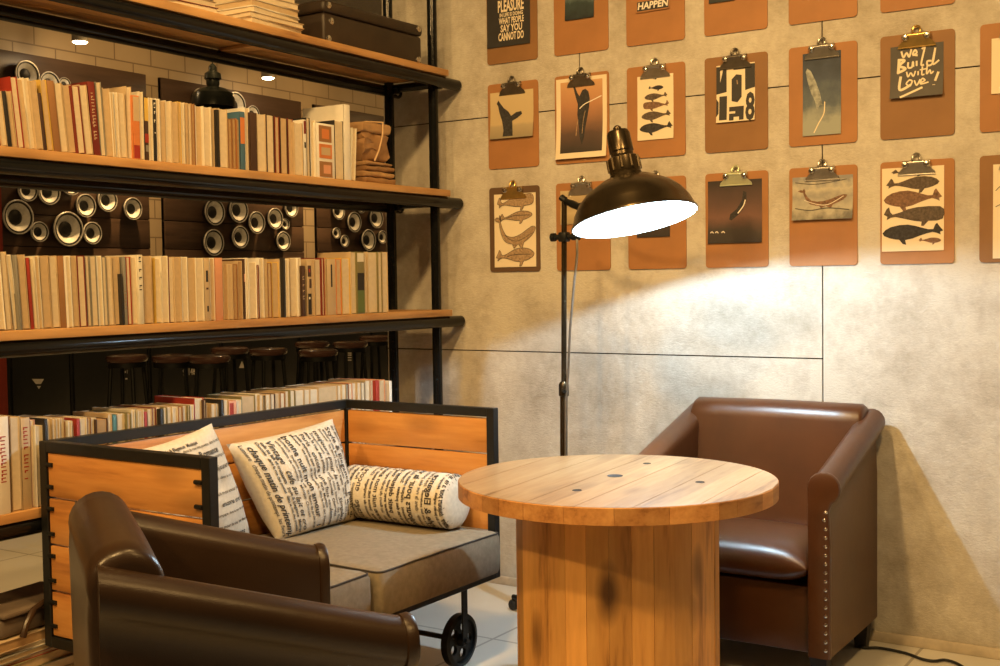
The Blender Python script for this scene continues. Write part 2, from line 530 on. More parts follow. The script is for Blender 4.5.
SPK = [  # px, py, radius px, where it sits
    (19, 217, 17, 'largest of the left cluster, at its left end beside the red pillar'), (42, 231.6, 10, 'small, low between the two largest of the left cluster'),
    (69, 229, 17, 'large, lowest of the left cluster'), (94.5, 233, 11, 'small, low at the right of the largest low one, left cluster'),
    (88, 205.5, 11.5, 'medium, right above the small low one of the left cluster'), (109.5, 200, 11.5, 'medium, second from the right end of the left cluster'),
    (135, 208.6, 11, 'dark, alone at the right end of the left cluster'), (30, 190, 11, 'cut by the shelf, above the largest of the left cluster'),
    (51, 192, 12.5, 'cut by the shelf, second along the upper row of the left cluster'), (73, 183, 12, 'mostly behind the shelf pipe, top of the left cluster'),
    (216, 212, 13, 'upper left of the middle cluster'), (240, 210, 12.5, 'second along the upper row of the middle cluster'),
    (215, 242.5, 13, 'lower left of the middle cluster'), (242, 237, 11, 'second along the lower row of the middle cluster'),
    (258.4, 222.5, 11, 'bright, between both rows in the centre of the middle cluster'), (277, 218.6, 10.5, 'right of centre in the middle cluster'),
    (288.6, 224, 5.5, 'tiny, at the right of the middle cluster'), (285.4, 241, 9.5, 'lower right end of the middle cluster'),
    (293.5, 208, 9, 'upper right end of the middle cluster'),
    (341, 211, 8.5, 'upper left of the right cluster'), (356, 222, 10, 'large, left of the right cluster'), (378, 218, 10, 'upper right of the right cluster'),
    (370, 240, 10.5, 'largest and lowest of the right cluster'), (339.5, 233, 5.5, 'tiny dark, left side of the right cluster'),
    (347.6, 241, 6, 'tiny dark, low left of the right cluster'), (364, 207, 6, 'tiny, top of the right cluster'), (385, 237, 6.5, 'small, right end of the right cluster'),
    (29, 74, 13.5, 'high on the left panel above the red book'), (52, 83, 11.5, 'high on the left panel, second from the left'),
    (68, 84, 7, 'small, high on the left panel, third from the left'), (237, 105, 13, 'high on the middle panel beside the hanging lamp'),
    (255.5, 114, 8.5, 'small, high on the middle panel right of the hanging lamp'), (203, 98, 10, 'high on the middle panel behind the hanging lamp'),
]
for px, py, rp, where in SPK:
    p = at(px, py, 0, XF + 0.14)
    depth = (p - CAM) @ FW
    r = rp / F_PX * depth * 1.02
    t = thing('loudspeaker', 'round loudspeaker, ' + where, 'loudspeaker', (XF + 0.085 + 0.43 * r, p[1], p[2]), group='loudspeakers on the far wall')
    a, b, c = speaker_mesh(r)
    a.build('rim', t); b.build('cone', t); c.build('dust_cap', t)

# black lockers in front of the far wall, with their white marks
XL = -4.30
LOCK = [(10, 72, 'funnel', 'white funnel mark'), (72, 150, 'tag', 'small white printed mark'), (150, 222, 'digits', 'white stencilled digits'),
        (222, 300, 'triangle', 'white triangle'), (300, 372, 'lines', 'short white text lines'), (372, 430, None, 'no mark')]


def lplace(px, py):
    p = at(px, py, 0, XL + 0.003)
    return p[1], p[2]


for a, b_, mark, desc in LOCK:
    y0 = at(a, 380, 0, XL)[1]; y1 = at(b_, 380, 0, XL)[1]
    where = {'funnel': 'at the left end of the row', 'tag': 'behind the leftmost bar stool', 'digits': 'behind the bar stools', 'triangle': 'near the middle of the row',
             'lines': 'behind the right bar stools', None: 'at the right end of the row'}[mark]
    t = thing('counter_cabinet', f'black counter cabinet with {desc} {where}', 'cabinet', ((XL + XL - 0.45) / 2, (y0 + y1) / 2, 0), group='black cabinets of the far counter')
    cx, cyy = (XL + XL - 0.45) / 2, (y0 + y1) / 2
    mb = MB(); mb.span(XL - 0.45, XL - 0.02, y0 + 0.004, y1 - 0.004, 0, 0.90, 'counter_black', 0.004)
    mb.build('body', t, loc=(-cx, -cyy, 0))
    mb = MB(); mb.span(XL - 0.018, XL, y0 + 0.02, y1 - 0.02, 0.08, 0.87, 'counter_black', 0.004)
    mb.build('door', t, loc=(-cx, -cyy, 0))
    pl = lambda u, v, w: Vector((XL + 0.001 + w, u, v))
    mb = MB()
    if mark == 'funnel':
        q = [lplace(*p) for p in [(32, 379), (44, 379), (41, 384), (36, 384)]]; mb.prism(q, pl, 0.002, 'sign_white')
        q = [lplace(*p) for p in [(37, 386), (41, 386), (39, 389)]]; mb.prism(q, pl, 0.002, 'sign_white')
    elif mark == 'triangle':
        q = [lplace(*p) for p in [(239, 368), (244.8, 368), (242, 361)]]; mb.prism(q, pl, 0.002, 'sign_white')
    elif mark == 'lines':
        for yy in (352.5, 354.5, 357, 359.5):
            q = [lplace(*p) for p in [(347, yy), (351.5, yy), (351.5, yy + 1.2), (347, yy + 1.2)]]; mb.prism(q, pl, 0.002, 'sign_white')
    elif mark in ('digits', 'tag'):
        body, x0, x1, yy0, yy1 = ('901483', 183, 197.5, 375.5, 367.5) if mark == 'digits' else ('= I = I', 121, 127.5, 374, 370)
        ya, zb = lplace(x0, yy0); yb, zt = lplace(x1, yy1)
        vs, fs, w = text_polys(body, 1.0, 0, 0.02)
        k = (yb - ya) / w; kz = (zt - zb) / 0.70
        mb.add([Vector((XL + 0.002, ya + x * k, zb + z * kz)) for x, z in vs], fs, 'sign_white')
        if mark == 'tag':
            for xx in (121.5, 125.5):
                q = [lplace(*p) for p in [(xx, 378), (xx + 2, 378), (xx + 2, 379.5), (xx, 379.5)]]; mb.prism(q, pl, 0.002, 'sign_white')
    if mark:
        mb.build('mark', t, loc=(-cx, -cyy, 0), recalc=False)
yl0 = at(10, 380, 0, XL)[1]; yl1 = at(430, 380, 0, XL)[1]
mb = MB(); mb.span(XL - 0.47, XL + 0.02, yl0 - 0.02, yl1, 0.901, 0.94, 'counter_black', 0.004)
tag(mb.build('worktop'), 'long black worktop over the far row of black cabinets', 'worktop')
# espresso machine standing on the worktop, its sign just under the shelf pipe
pm = at(345, 334, 0, XL - 0.1)
t = thing('coffee_machine', 'dark coffee machine with small white lettering standing on the far black worktop', 'coffee machine', (XL - 0.2, pm[1], 0.9405))
mb = MB(); mb.span(-0.22, 0.1, -0.55, 0.55, 0.02, 0.34, 'counter_black', 0.02, 3)
for sx in (-0.15, 0.05):
    for sy in (-0.48, 0.48):
        mb.tube([(sx, sy, 0), (sx, sy, 0.03)], 0.02, 'counter_black')
mb.build('body', t)
mb = MB(); mb.span(-0.2, 0.08, -0.5, 0.5, 0.341, 0.36, 'chrome', 0.004); mb.build('cup_tray', t)
mb = MB()
for k, (a, w) in enumerate([(-0.25, .05), (-0.17, .03), (-0.10, .12), (0.05, .04), (0.12, .10)]):
    mb.span(0.1, 0.103, a, a + w, 0.12, 0.15, 'sign_white')
mb.build('lettering', t)

# red pillar at the far left
pr = at(8, 380, 0, -3.4)
mb = MB(); mb.span(-3.6, -3.4, pr[1] - 0.5, pr[1], 0, 1.75, 'pillar_red', 0.01)
tag(mb.build('red_cabinet'), 'tall red cabinet at the left edge behind the shelves', 'cabinet')

# bar stools: 3 x 3
STOOLS = [(127, 355, 'leftmost, in front of the small white mark'), (173, 355, 'second from the left in the near row'), (209, 355.5, 'third from the left, over the white digits'),
          (230, 347.5, 'farther back, right of the digits'), (268, 348.3, 'in the middle, right of the white triangle'), (318, 349.4, 'large in view, left of the white text lines'),
          (312, 341.6, 'behind the one left of the text lines'), (350, 341.6, 'farther back above the white text lines'), (375, 336, 'farthest, at the right end beside the post')]
first = None
for px, py, where in STOOLS:
    p = at(px, py, 2, 0.72)
    if first is None:
        t = thing('bar_stool', '', 'stool', group='bar stools in the far room')
        mb = MB(); mb.lathe([(0.001, 0.0), (0.115, 0.0), (0.128, 0.012), (0.132, 0.026), (0.127, 0.04), (0.108, 0.048), (0.001, 0.052)], 'stool_seat', 32)
        s = mb.build('seat', t, loc=(0, 0, 0.675))
        mb = MB(); mb.lathe([(0.114, 0.0), (0.120, 0.0), (0.120, 0.03), (0.114, 0.03)], 'black_iron', 32); mb.build('seat_ring', t, loc=(0, 0, 0.645))
        for k in range(4):
            a = PI / 4 + k * PI / 2
            mb = MB(); mb.tube([(0.10 * math.cos(a), 0.10 * math.sin(a), 0.675), (0.15 * math.cos(a), 0.15 * math.sin(a), 0.0)], 0.013, 'black_iron', 8)
            mb.build('leg', t)
        mb = MB(); mb.tube([(0.134 * math.cos(q), 0.134 * math.sin(q), 0.22) for q in np.linspace(0, 2 * PI, 29)], 0.008, 'black_iron', 8); mb.build('foot_ring', t)
        first = t
    else:
        t = copy_tree(first)
    t.location = (p[0], p[1], 0); t.rotation_euler.z = 0.83 if px in (173, 209) else 0.4 * math.sin(px); t['label'] = 'round bar stool with brown top, ' + where

# ceiling spots and the hanging lamp of the far room
for px, py, where in [(80, 42, 'left one under the top shelf'), (268, 78, 'right one under the top shelf')]:
    p = at(px, py, 0, XF + 0.36)
    t = thing('ceiling_spotlight', 'small lit ceiling spotlight by the tiled wall, ' + where, 'spotlight', (p[0], p[1], p[2]), group='spotlights by the tiled wall')
    mb = MB(); mb.lathe([(0.001, 0.16), (0.05, 0.16), (0.058, 0.14), (0.058, 0.0), (0.052, 0.0)], 'ceiling_white', 24); mb.build('housing', t)
    mb = MB(); mb.lathe([(0.052, 0.004), (0.045, -0.008), (0.02, -0.014), (0.001, -0.015)], 'lamp_lens', 24); mb.build('lens', t)
    mb = MB(); mb.tube([(0, 0, 0.16), (0, 0, 3.30 - p[2])], 0.012, 'ceiling_white', 8); mb.build('stem', t)
    pl_ = bpy.data.lights.new('spotlight_glow', 'POINT'); pl_.energy = 2.6; pl_.color = WARM; pl_.shadow_soft_size = 0.04
    po = bpy.data.objects.new('spotlight_glow', pl_); COL.objects.link(po); po.location = (p[0] + 0.05, p[1], p[2] - 0.06)
p = at(213.5, 107, 0, -4.0)
t = thing('pendant_lamp', 'black bell shaped pendant lamp hanging in front of the tiled wall', 'pendant lamp', (p[0], p[1], p[2]))
mb = MB(); mb.lathe([(0.150, 0.0), (0.160, 0.0), (0.160, 0.06), (0.150, 0.10), (0.10, 0.135), (0.05, 0.15), (0.04, 0.15)], 'pendant_black', 32); mb.build('lamp_shade', t)
mb = MB(); mb.lathe([(0.04, 0.145), (0.05, 0.17), (0.05, 0.2), (0.065, 0.21), (0.06, 0.25), (0.03, 0.27), (0.03, 0.30), (0.015, 0.32), (0.001, 0.33)], 'pendant_black', 20); mb.build('socket_cap', t)
mb = MB(); mb.tube([(0, 0, 0.32), (0, 0, 3.30 - p[2])], 0.005, 'rubber', 6); mb.build('cord', t)

# ------------------------------------------------------------------ bookshelf
XS = 0.10                       # front edge of the boards
ZB = [1.9216, 1.4730, 1.0235, 0.575, 0.126]   # underside of each board
TH = 0.0245
XR = -0.205                     # rear edge
YN = -3.05                      # left end, beyond the frame
t = thing('open_bookshelf', 'tall open bookshelf of black pipes and thick wooden boards', 'bookshelf')
SHELF = t
YP = -0.112
for z in ZB:
    mb = MB(); mb.span(XR, XS, YN, -0.088, z, z + TH, 'shelf_wood', 0.002); mb.build('shelf_board', t)
    mb = MB(); mb.tube([(XS - 0.019, YN - 0.05, z - 0.0215), (XS - 0.019, -0.03, z - 0.0215), (XS - 0.019, -0.008, z - 0.0215), (XS - 0.019, -0.004, z - 0.0215)], [0.021, 0.021, 0.021, 0.017], 'black_steel', 16)
    mb.build('front_rail', t)
    mb = MB(); mb.tube([(XR + 0.020, YN - 0.05, z - 0.0285), (XR + 0.020, -0.03, z - 0.0285)], 0.021, 'black_steel', 16); mb.build('rear_rail', t)
    for yy in (YP + 0.035, YN + 0.1):
        mb = MB(); mb.tube([(XR, yy, z - 0.018), (XS - 0.03, yy, z - 0.018)], 0.017, 'black_steel', 12); mb.build('cross_bar', t)
    for yy in (-0.95, -1.85):
        mb = MB(); mb.span(XR + 0.02, XS - 0.03, yy - 0.03, yy + 0.03, z - 0.012, z - 0.0005, 'shelf_wood', 0.002); mb.build('cross_batten', t)
    for xx in (0.043, -0.166):
        mb = MB(); mb.box((xx + 0.012, YP + 0.022, z - 0.03), (0.03, 0.022, 0.022), 'black_iron', 0.004)
        mb.tube([(xx + 0.012, YP + 0.02, z - 0.033), (xx + 0.012, YP + 0.042, z - 0.04)], 0.005, 'clip_steel', 8); mb.build('clamp', t)
for yy in (YP, YN + 0.15):
    for xx in (0.043, -0.166):
        mb = MB(); mb.tube([(xx, yy, 0.012), (xx, yy, 3.1)], 0.0185, 'black_steel', 16); mb.build('post', t)
        mb = MB(); mb.lathe([(0.001, 0.0), (0.04, 0.0), (0.04, 0.006), (0.022, 0.012), (0.022, 0.03)], 'black_steel', 20, Matrix.Translation((xx, yy, 0))); mb.build('foot_flange', t)

# ------------------------------------------------------------------ books
CREAM, TAN, OLD = 'paper', 'paper_tan', 'paper_old'
COVERS = {'cream': (0.70, 0.66, 0.55), 'tan': (0.52, 0.40, 0.25), 'brown': (0.30, 0.15, 0.06), 'darkbrown': (0.06, 0.03, 0.02), 'black': (0.02, 0.018, 0.018),
          'red': (0.33, 0.030, 0.016), 'maroon': (0.17, 0.02, 0.014), 'orange': (0.60, 0.20, 0.06), 'blue': (0.06, 0.15, 0.24), 'teal': (0.06, 0.18, 0.18),
          'white': (0.78, 0.76, 0.70), 'grey': (0.25, 0.24, 0.21), 'salmon': (0.62, 0.30, 0.18), 'olive': (0.20, 0.18, 0.08), 'green': (0.10, 0.15, 0.04),
          'yellow': (0.66, 0.45, 0.10), 'pink': (0.55, 0.32, 0.26)}
for k, c in COVERS.items():
    plain('cover_' + k, c, 0.55, 0, 0.06, 20)
EDGE = ['cream', 'tan', 'tan', 'white', 'brown', 'cream', 'orange', 'grey', 'maroon', 'cream', 'yellow', 'olive', 'cream', 'white']


def make_book(w, h, d, cover, pages, spine=False, art=None):
    """standing book: origin at the front lower left corner; thickness +Y, depth -X, height +Z. Fore-edge (or spine) faces +X"""
    ct = min(0.0016, w * 0.12)
    a = MB(); cv = 'cover_' + cover
    a.span(-d, 0, 0, ct, 0, h, cv); a.span(-d, 0, w - ct, w, 0, h, cv)
    if spine:
        a.span(-0.002, 0.0008, 0, w, 0, h, cv, 0.0006)
    else:
        a.span(-d - 0.001, -d + 0.002, 0, w, 0, h, cv)
    b = MB(); i = 0.0022
    b.span(-d + 0.002, -0.003 if not spine else -0.004, ct, w - ct, i, h - i, pages)
    if art:
        art(a, w, h)
    return a, b


def put_book(w, h, d, cover, pages, x, y, z, lean, label, group, spine=False, art=None):
    a, b = make_book(w, h, d, cover, pages, spine, art)
    t = thing('book', label, 'book', (x, y, z), group=group, rot=(lean, 0, 0))
    a.build('cover', t); b.build('page_block', t)
    return t


def art_block(rows):
    """coloured fields and lettering on an outward spine; rows: (v0, v1, cover colour) as shares of the height"""
    def f(mb, w, h):
        for q, (v0, v1, u0, u1, c) in enumerate(rows):
            mb.span(0.0008, 0.0014 + 0.00025 * q, u0 * w, u1 * w, v0 * h, v1 * h, c)
    return f


def art_title(n, c, v0=0.2, v1=0.85):
    """a column of small worn marks: the spine's lettering, too small to read in the photograph"""
    def f(mb, w, h):
        r2 = random.Random(n); v = v1 * h; step = (v1 - v0) * h / n
        for k in range(n):
            u0 = r2.uniform(0.22, 0.34); u1 = r2.uniform(0.62, 0.78)
            if r2.random() > 0.12:
                mb.span(0.0008, 0.0014, u0 * w, u1 * w, v - step * 0.28, v, c)
                if r2.random() > 0.4: mb.span(0.0008, 0.0014, u0 * w, (u0 + 0.12) * w, v - step * 0.7, v - step * 0.28, c)
            v -= step
    return f


ORD = ['first', 'second', 'third', 'fourth', 'fifth', 'sixth', 'seventh', 'eighth', 'ninth', 'tenth', 'eleventh', 'twelfth', 'thirteenth', 'fourteenth']
# row spec: (px0, px1 at the base, py of the top, cover, pages, options) ; options: name = landmark label, short = phrase used by neighbours
C, T, O = CREAM, TAN, OLD
ROW_M = [
    (-6, 1.5, 92, 'maroon', C, dict(name='maroon book cut by the left edge of the photo on the upper shelf', short='maroon book at the photo edge')),
    (2, 8.3, 92, 'tan', C, {}), (8.6, 12.3, 92, 'black', 'ink_black', dict(name='thin black spined book near the left end of the upper shelf', short='thin black book', spine=1)),
    (12.5, 18, 92, 'tan', T, {}), (18.2, 25, 78, 'red', C, dict(name='tall red covered book near the left end of the upper shelf', short='tall red book')),
    (25.2, 31, 80, 'tan', T, {}), (31.2, 37, 79, 'cream', C, {}), (37.2, 43.8, 82, 'tan', T, {}),
    (44, 47.3, 94, 'darkbrown', O, dict(name='thin dark brown book standing lower than its neighbours, left part of upper shelf', short='thin dark brown book', spine=1)),
    (47.6, 54, 81, 'yellow', T, {}), (54.2, 61.3, 82, 'brown', O, dict(name='plain brown spined book on the left part of the upper shelf', short='plain brown book', spine=1)),
    (61.5, 69, 84, 'cream', C, {}), (69.3, 78, 86, 'tan', T, {}), (78.5, 86, 87, 'maroon', C, {}), (86.3, 93.8, 86, 'cream', C, {}),
    (94.2, 101, 83, 'maroon', C, dict(name='maroon book with pale vertical title on the upper shelf', short='maroon titled book', spine=1, art=art_title(15, 'cover_tan'))),
    (101.5, 106.8, 83, 'grey', C, {}), (107, 114, 89, 'tan', T, {}), (114.3, 117, 93, 'cream', T, {}), (117.3, 121, 93, 'cream', C, {}), (121.5, 128, 93, 'tan', C, {}),
    (128.3, 133.8, 87, 'cream', C, {}),
    (134, 140.6, 96, 'orange', C, dict(name='orange and cream picture spined book on the upper shelf', short='orange picture book', spine=1,
                                       art=art_block([(0.02, .22, .05, .95, 'cover_red'), (.22, .6, .1, .95, 'cover_orange'), (.6, .98, .05, .95, 'cover_tan')]))),
    (140.9, 144.8, 92, 'cream', C, {}),
    (145.2, 150, 97, 'darkbrown', C, dict(name='multicoloured yellow, red and black spined book on the upper shelf', short='multicoloured book', spine=1,
                                          art=art_block([(.62, .98, .05, .95, 'cover_yellow'), (.28, .42, .05, .95, 'cover_red'), (.14, .24, .2, .8, 'cover_grey')]))),
    (150.3, 154.2, 98, 'cream', C, {}),
    (154.4, 157.4, 100, 'black', C, dict(name='thin black book with white lettering on the upper shelf', short='black book with white letters', spine=1, art=art_title(8, 'cover_white', .4, .95))),
    (157.6, 161.3, 99, 'white', C, {}), (161.6, 166.8, 101, 'tan', T, {}), (167, 172.5, 101, 'cream', C, {}), (173, 179.2, 102, 'tan', T, {}), (179.5, 182.2, 102, 'yellow', T, {}),
    (182.5, 185.8, 103, 'cream', C, {}), (186, 189.2, 103, 'cream', T, {}), (189.5, 192.5, 104, 'tan', C, {}), (192.7, 196.2, 104, 'brown', O, {}),
    (196.6, 204.2, 106, 'cream', T, {}), (204.6, 212.2, 107, 'cream', C, {}), (212.6, 217.8, 108, 'tan', T, {}),
    (218.1, 220.2, 110, 'black', 'ink_black', dict(name='very thin black book right below the hanging lamp, upper shelf', short='very thin black book', spine=1)),
    (220.5, 228.6, 109, 'cream', C, {}),
    (229.2, 233, 119, 'brown', O, {}), (233.2, 237, 119, 'brown', O, {}), (237.2, 240.8, 119, 'orange', O, {}),
    (241, 245.6, 112, 'blue', C, dict(name='orange and blue book rising over small brown books on the upper shelf', short='orange and blue book', spine=1,
                                      art=art_block([(.45, .9, .02, .98, 'cover_orange'), (.9, .99, .02, .98, 'cover_blue')]))),
    (246, 251, 108, 'cream', C, {}),
    (251.3, 257.6, 113, 'darkbrown', C, dict(name='wide dark brown spined book right of centre on the upper shelf', short='wide dark brown book', spine=1)),
    (258, 266.8, 114, 'tan', C, {}), (267.6, 275, 115, 'darkbrown', C, {}), (276, 280.3, 117, 'maroon', T, {}), (281.3, 288.2, 118, 'darkbrown', T, {}), (288.9, 294, 119, 'maroon', T, {}),
    (295.2, 303.5, 123, 'cream', C, {}),
    (304, 307, 120, 'white', C, dict(name='thin white book with black blots on the upper shelf', short='thin blotted book', spine=1, art=art_block([(.75, .98, .2, .9, 'cover_maroon'), (.5, .6, .3, .8, 'ink_black')]))),
    (307.2, 311, 118, 'black', C, {}), (311.3, 316.5, 120, 'cream', C, {}),
    (317, 335, 124, 'white', C, dict(name='thick white book with brown sketches on its spine, upper shelf', short='thick sketched book', spine=1,
                                     art=art_block([(.66, .96, .14, .84, 'cover_brown'), (.72, .9, .3, .7, 'cover_orange'), (.36, .62, .14, .84, 'cover_orange'), (.42, .56, .25, .75, 'cover_tan'), (.02, .30, .14, .84, 'cover_brown'), (.08, .24, .35, .75, 'cover_salmon')]))),
    (335.5, 344.5, 121, 'black', C, {}),
    (345, 351, 105, 'white', C, dict(name='tallest white album with wide pale cover on the upper shelf', short='tall white album', spine=1)),
    (351.2, 355.5, 128, 'cream', C, dict(name='slanting cream book beside the brown paper parcel on the upper shelf', short='slanting cream book', lean=-0.07)),
]
ROW_B = [
    (-8, 6.5, 250, 'cream', C, dict(name='cream book cut by the left edge of the photo on the middle shelf', short='cream book at the photo edge')),
    (7, 13, 252, 'cream', C, {}), (15.2, 20, 255, 'white', C, dict(name='slanting white book near the left end of the middle shelf', short='slanting white book', lean=0.10)),
    (20.3, 22.8, 255, 'grey', C, dict(name='thin grey spined book near the left end of the middle shelf', short='thin grey book', spine=1)),
    (23, 30.8, 255, 'tan', T, {}), (31.2, 34.5, 258, 'red', C, dict(name='thin bright red spined book on the middle shelf', short='bright red book', spine=1)),
    (34.9, 39, 258, 'tan', C, {}), (39.3, 43.8, 256, 'cream', T, {}), (44, 53, 256, 'cream', T, {}), (53.3, 61, 256, 'tan', C, {}),
    (61.4, 67, 256, 'brown', O, dict(name='brown spined book with a dark gap after it on the middle shelf', short='brown book', spine=1)),
    (69, 74, 256, 'white', C, {}), (74.3, 80, 256, 'cream', T, {}), (80.6, 88, 256, 'maroon', C, {}), (88.3, 92.5, 256, 'grey', C, {}), (93, 99.5, 256, 'grey', C, {}),
    (100, 104.8, 256, 'cream', C, {}), (105, 109.2, 257, 'grey', C, {}), (109.5, 115, 257, 'cream', C, {}), (115.5, 122.5, 257, 'tan', T, {}),
    (122.8, 124.6, 274, 'black', 'ink_black', dict(name='short thin black book among cream ones on the middle shelf', short='short thin black book', spine=1)),
    (125, 128.3, 257, 'grey', C, dict(name='grey pink spined book with small marks on the middle shelf', short='grey pink book', spine=1, art=art_title(6, 'cover_brown', .2, .5))),
    (128.6, 133, 257, 'red', C, {}), (133.4, 139.3, 257, 'cream', C, {}),
    (139.6, 144.6, 255, 'cream', C, dict(name='cream spined book with black vertical lettering on the middle shelf', short='lettered cream book', spine=1, art=art_title(9, 'ink_black', .45, .97))),
    (145, 153.8, 256, 'tan', T, {}), (156.3, 162.6, 258, 'yellow', C, {}), (163, 169.6, 256, 'cream', C, {}), (170, 175.5, 257, 'maroon', C, {}), (175.8, 182.6, 257, 'tan', T, {}),
    (183, 189, 257, 'cream', C, {}), (189.3, 196.8, 258, 'tan', T, {}), (197.2, 205, 258, 'cream', C, {}),
    (205.4, 210.6, 258, 'tan', C, dict(name='tan spined book with dark blots on the middle shelf', short='blotted tan book', spine=1, art=art_block([(.62, .80, .3, .7, 'ink_black'), (.15, .24, .4, .7, 'ink_black'), (.5, .53, .3, .7, 'cover_darkbrown')]))),
    (211, 216, 258, 'cream', T, {}), (216.3, 223.6, 258, 'salmon', C, dict(name='salmon edged book near the centre of the middle shelf', short='salmon book', spine=1)),
    (224.2, 229, 264, 'tan', O, {}), (229.2, 234, 264, 'tan', T, {}), (234.2, 238.6, 264, 'brown', O, {}), (238.8, 243.5, 261, 'tan', O, {}),
    (244.2, 246.6, 259, 'darkbrown', C, dict(name='thin dark book with a pink spot on the middle shelf', short='thin dark pink-spotted book', spine=1, art=art_block([(.62, .75, .3, .9, 'cover_pink')]))),
    (247, 249.3, 258, 'white', C, {}), (250, 257.8, 262, 'cream', C, {}), (258.2, 260, 265, 'maroon', C, {}), (260.3, 265, 258, 'white', C, {}), (265.5, 268.5, 259, 'tan', T, {}),
    (269, 272.6, 263, 'brown', T, {}), (273, 280, 262, 'yellow', T, {}), (280.3, 283.6, 259, 'cream', C, {}),
    (284, 286.2, 258, 'black', 'ink_black', dict(name='very thin black spined book right of centre on the middle shelf', short='thin black book', spine=1)),
    (286.5, 290.2, 259, 'white', C, {}), (291, 298.5, 258, 'tan', C, {}), (299, 302, 258, 'cream', C, {}),
    (302.4, 306, 266, 'darkbrown', C, dict(name='dark spined book with small pale lettering on the middle shelf', short='dark lettered book', spine=1, art=art_title(9, 'cover_tan', .3, .8))),
    (307.5, 312.4, 260, 'tan', C, dict(name='spotted brown and black spined book on the middle shelf', short='spotted book', spine=1, art=art_block([(.7, .9, .2, .9, 'cover_darkbrown'), (.78, .84, .4, .7, 'cover_red'), (.5, .66, .5, .9, 'cover_darkbrown'), (.03, .4, .2, .85, 'ink_black'), (.3, .34, .3, .6, 'cover_white')]))),
    (312.7, 315.6, 259, 'tan', T, {}), (316, 322.4, 259, 'cream', C, {}), (322.7, 325, 258, 'maroon', C, {}), (325.3, 327.4, 258, 'orange', C, {}),
    (327.8, 336.6, 259, 'tan', T, dict(name='tan book with a black strip on its spine, middle shelf', short='black striped tan book', spine=1, art=art_block([(.5, .9, .42, .58, 'ink_black')]))),
    (337, 342.2, 259, 'orange', T, {}), (342.6, 350.8, 258, 'yellow', C, {}),
    (352, 357.4, 252, 'cream', C, {}), (357.8, 365, 252, 'olive', C, dict(name='tall book with green landscape on its spine near the right end, middle shelf', short='green landscape book', spine=1,
                                                                          art=art_block([(.84, .98, .05, .95, 'cover_cream'), (.66, .84, .05, .95, 'cover_olive'), (.38, .66, .05, .95, 'ink_black'), (.02, .38, .05, .95, 'cover_green')]))),
    (365.4, 368.4, 252, 'cream', C, {}), (368.8, 378.6, 252, 'tan', C, {}), (379, 382.8, 252, 'olive', C, {}), (383.2, 388.6, 252, 'cream', C, {}),
]
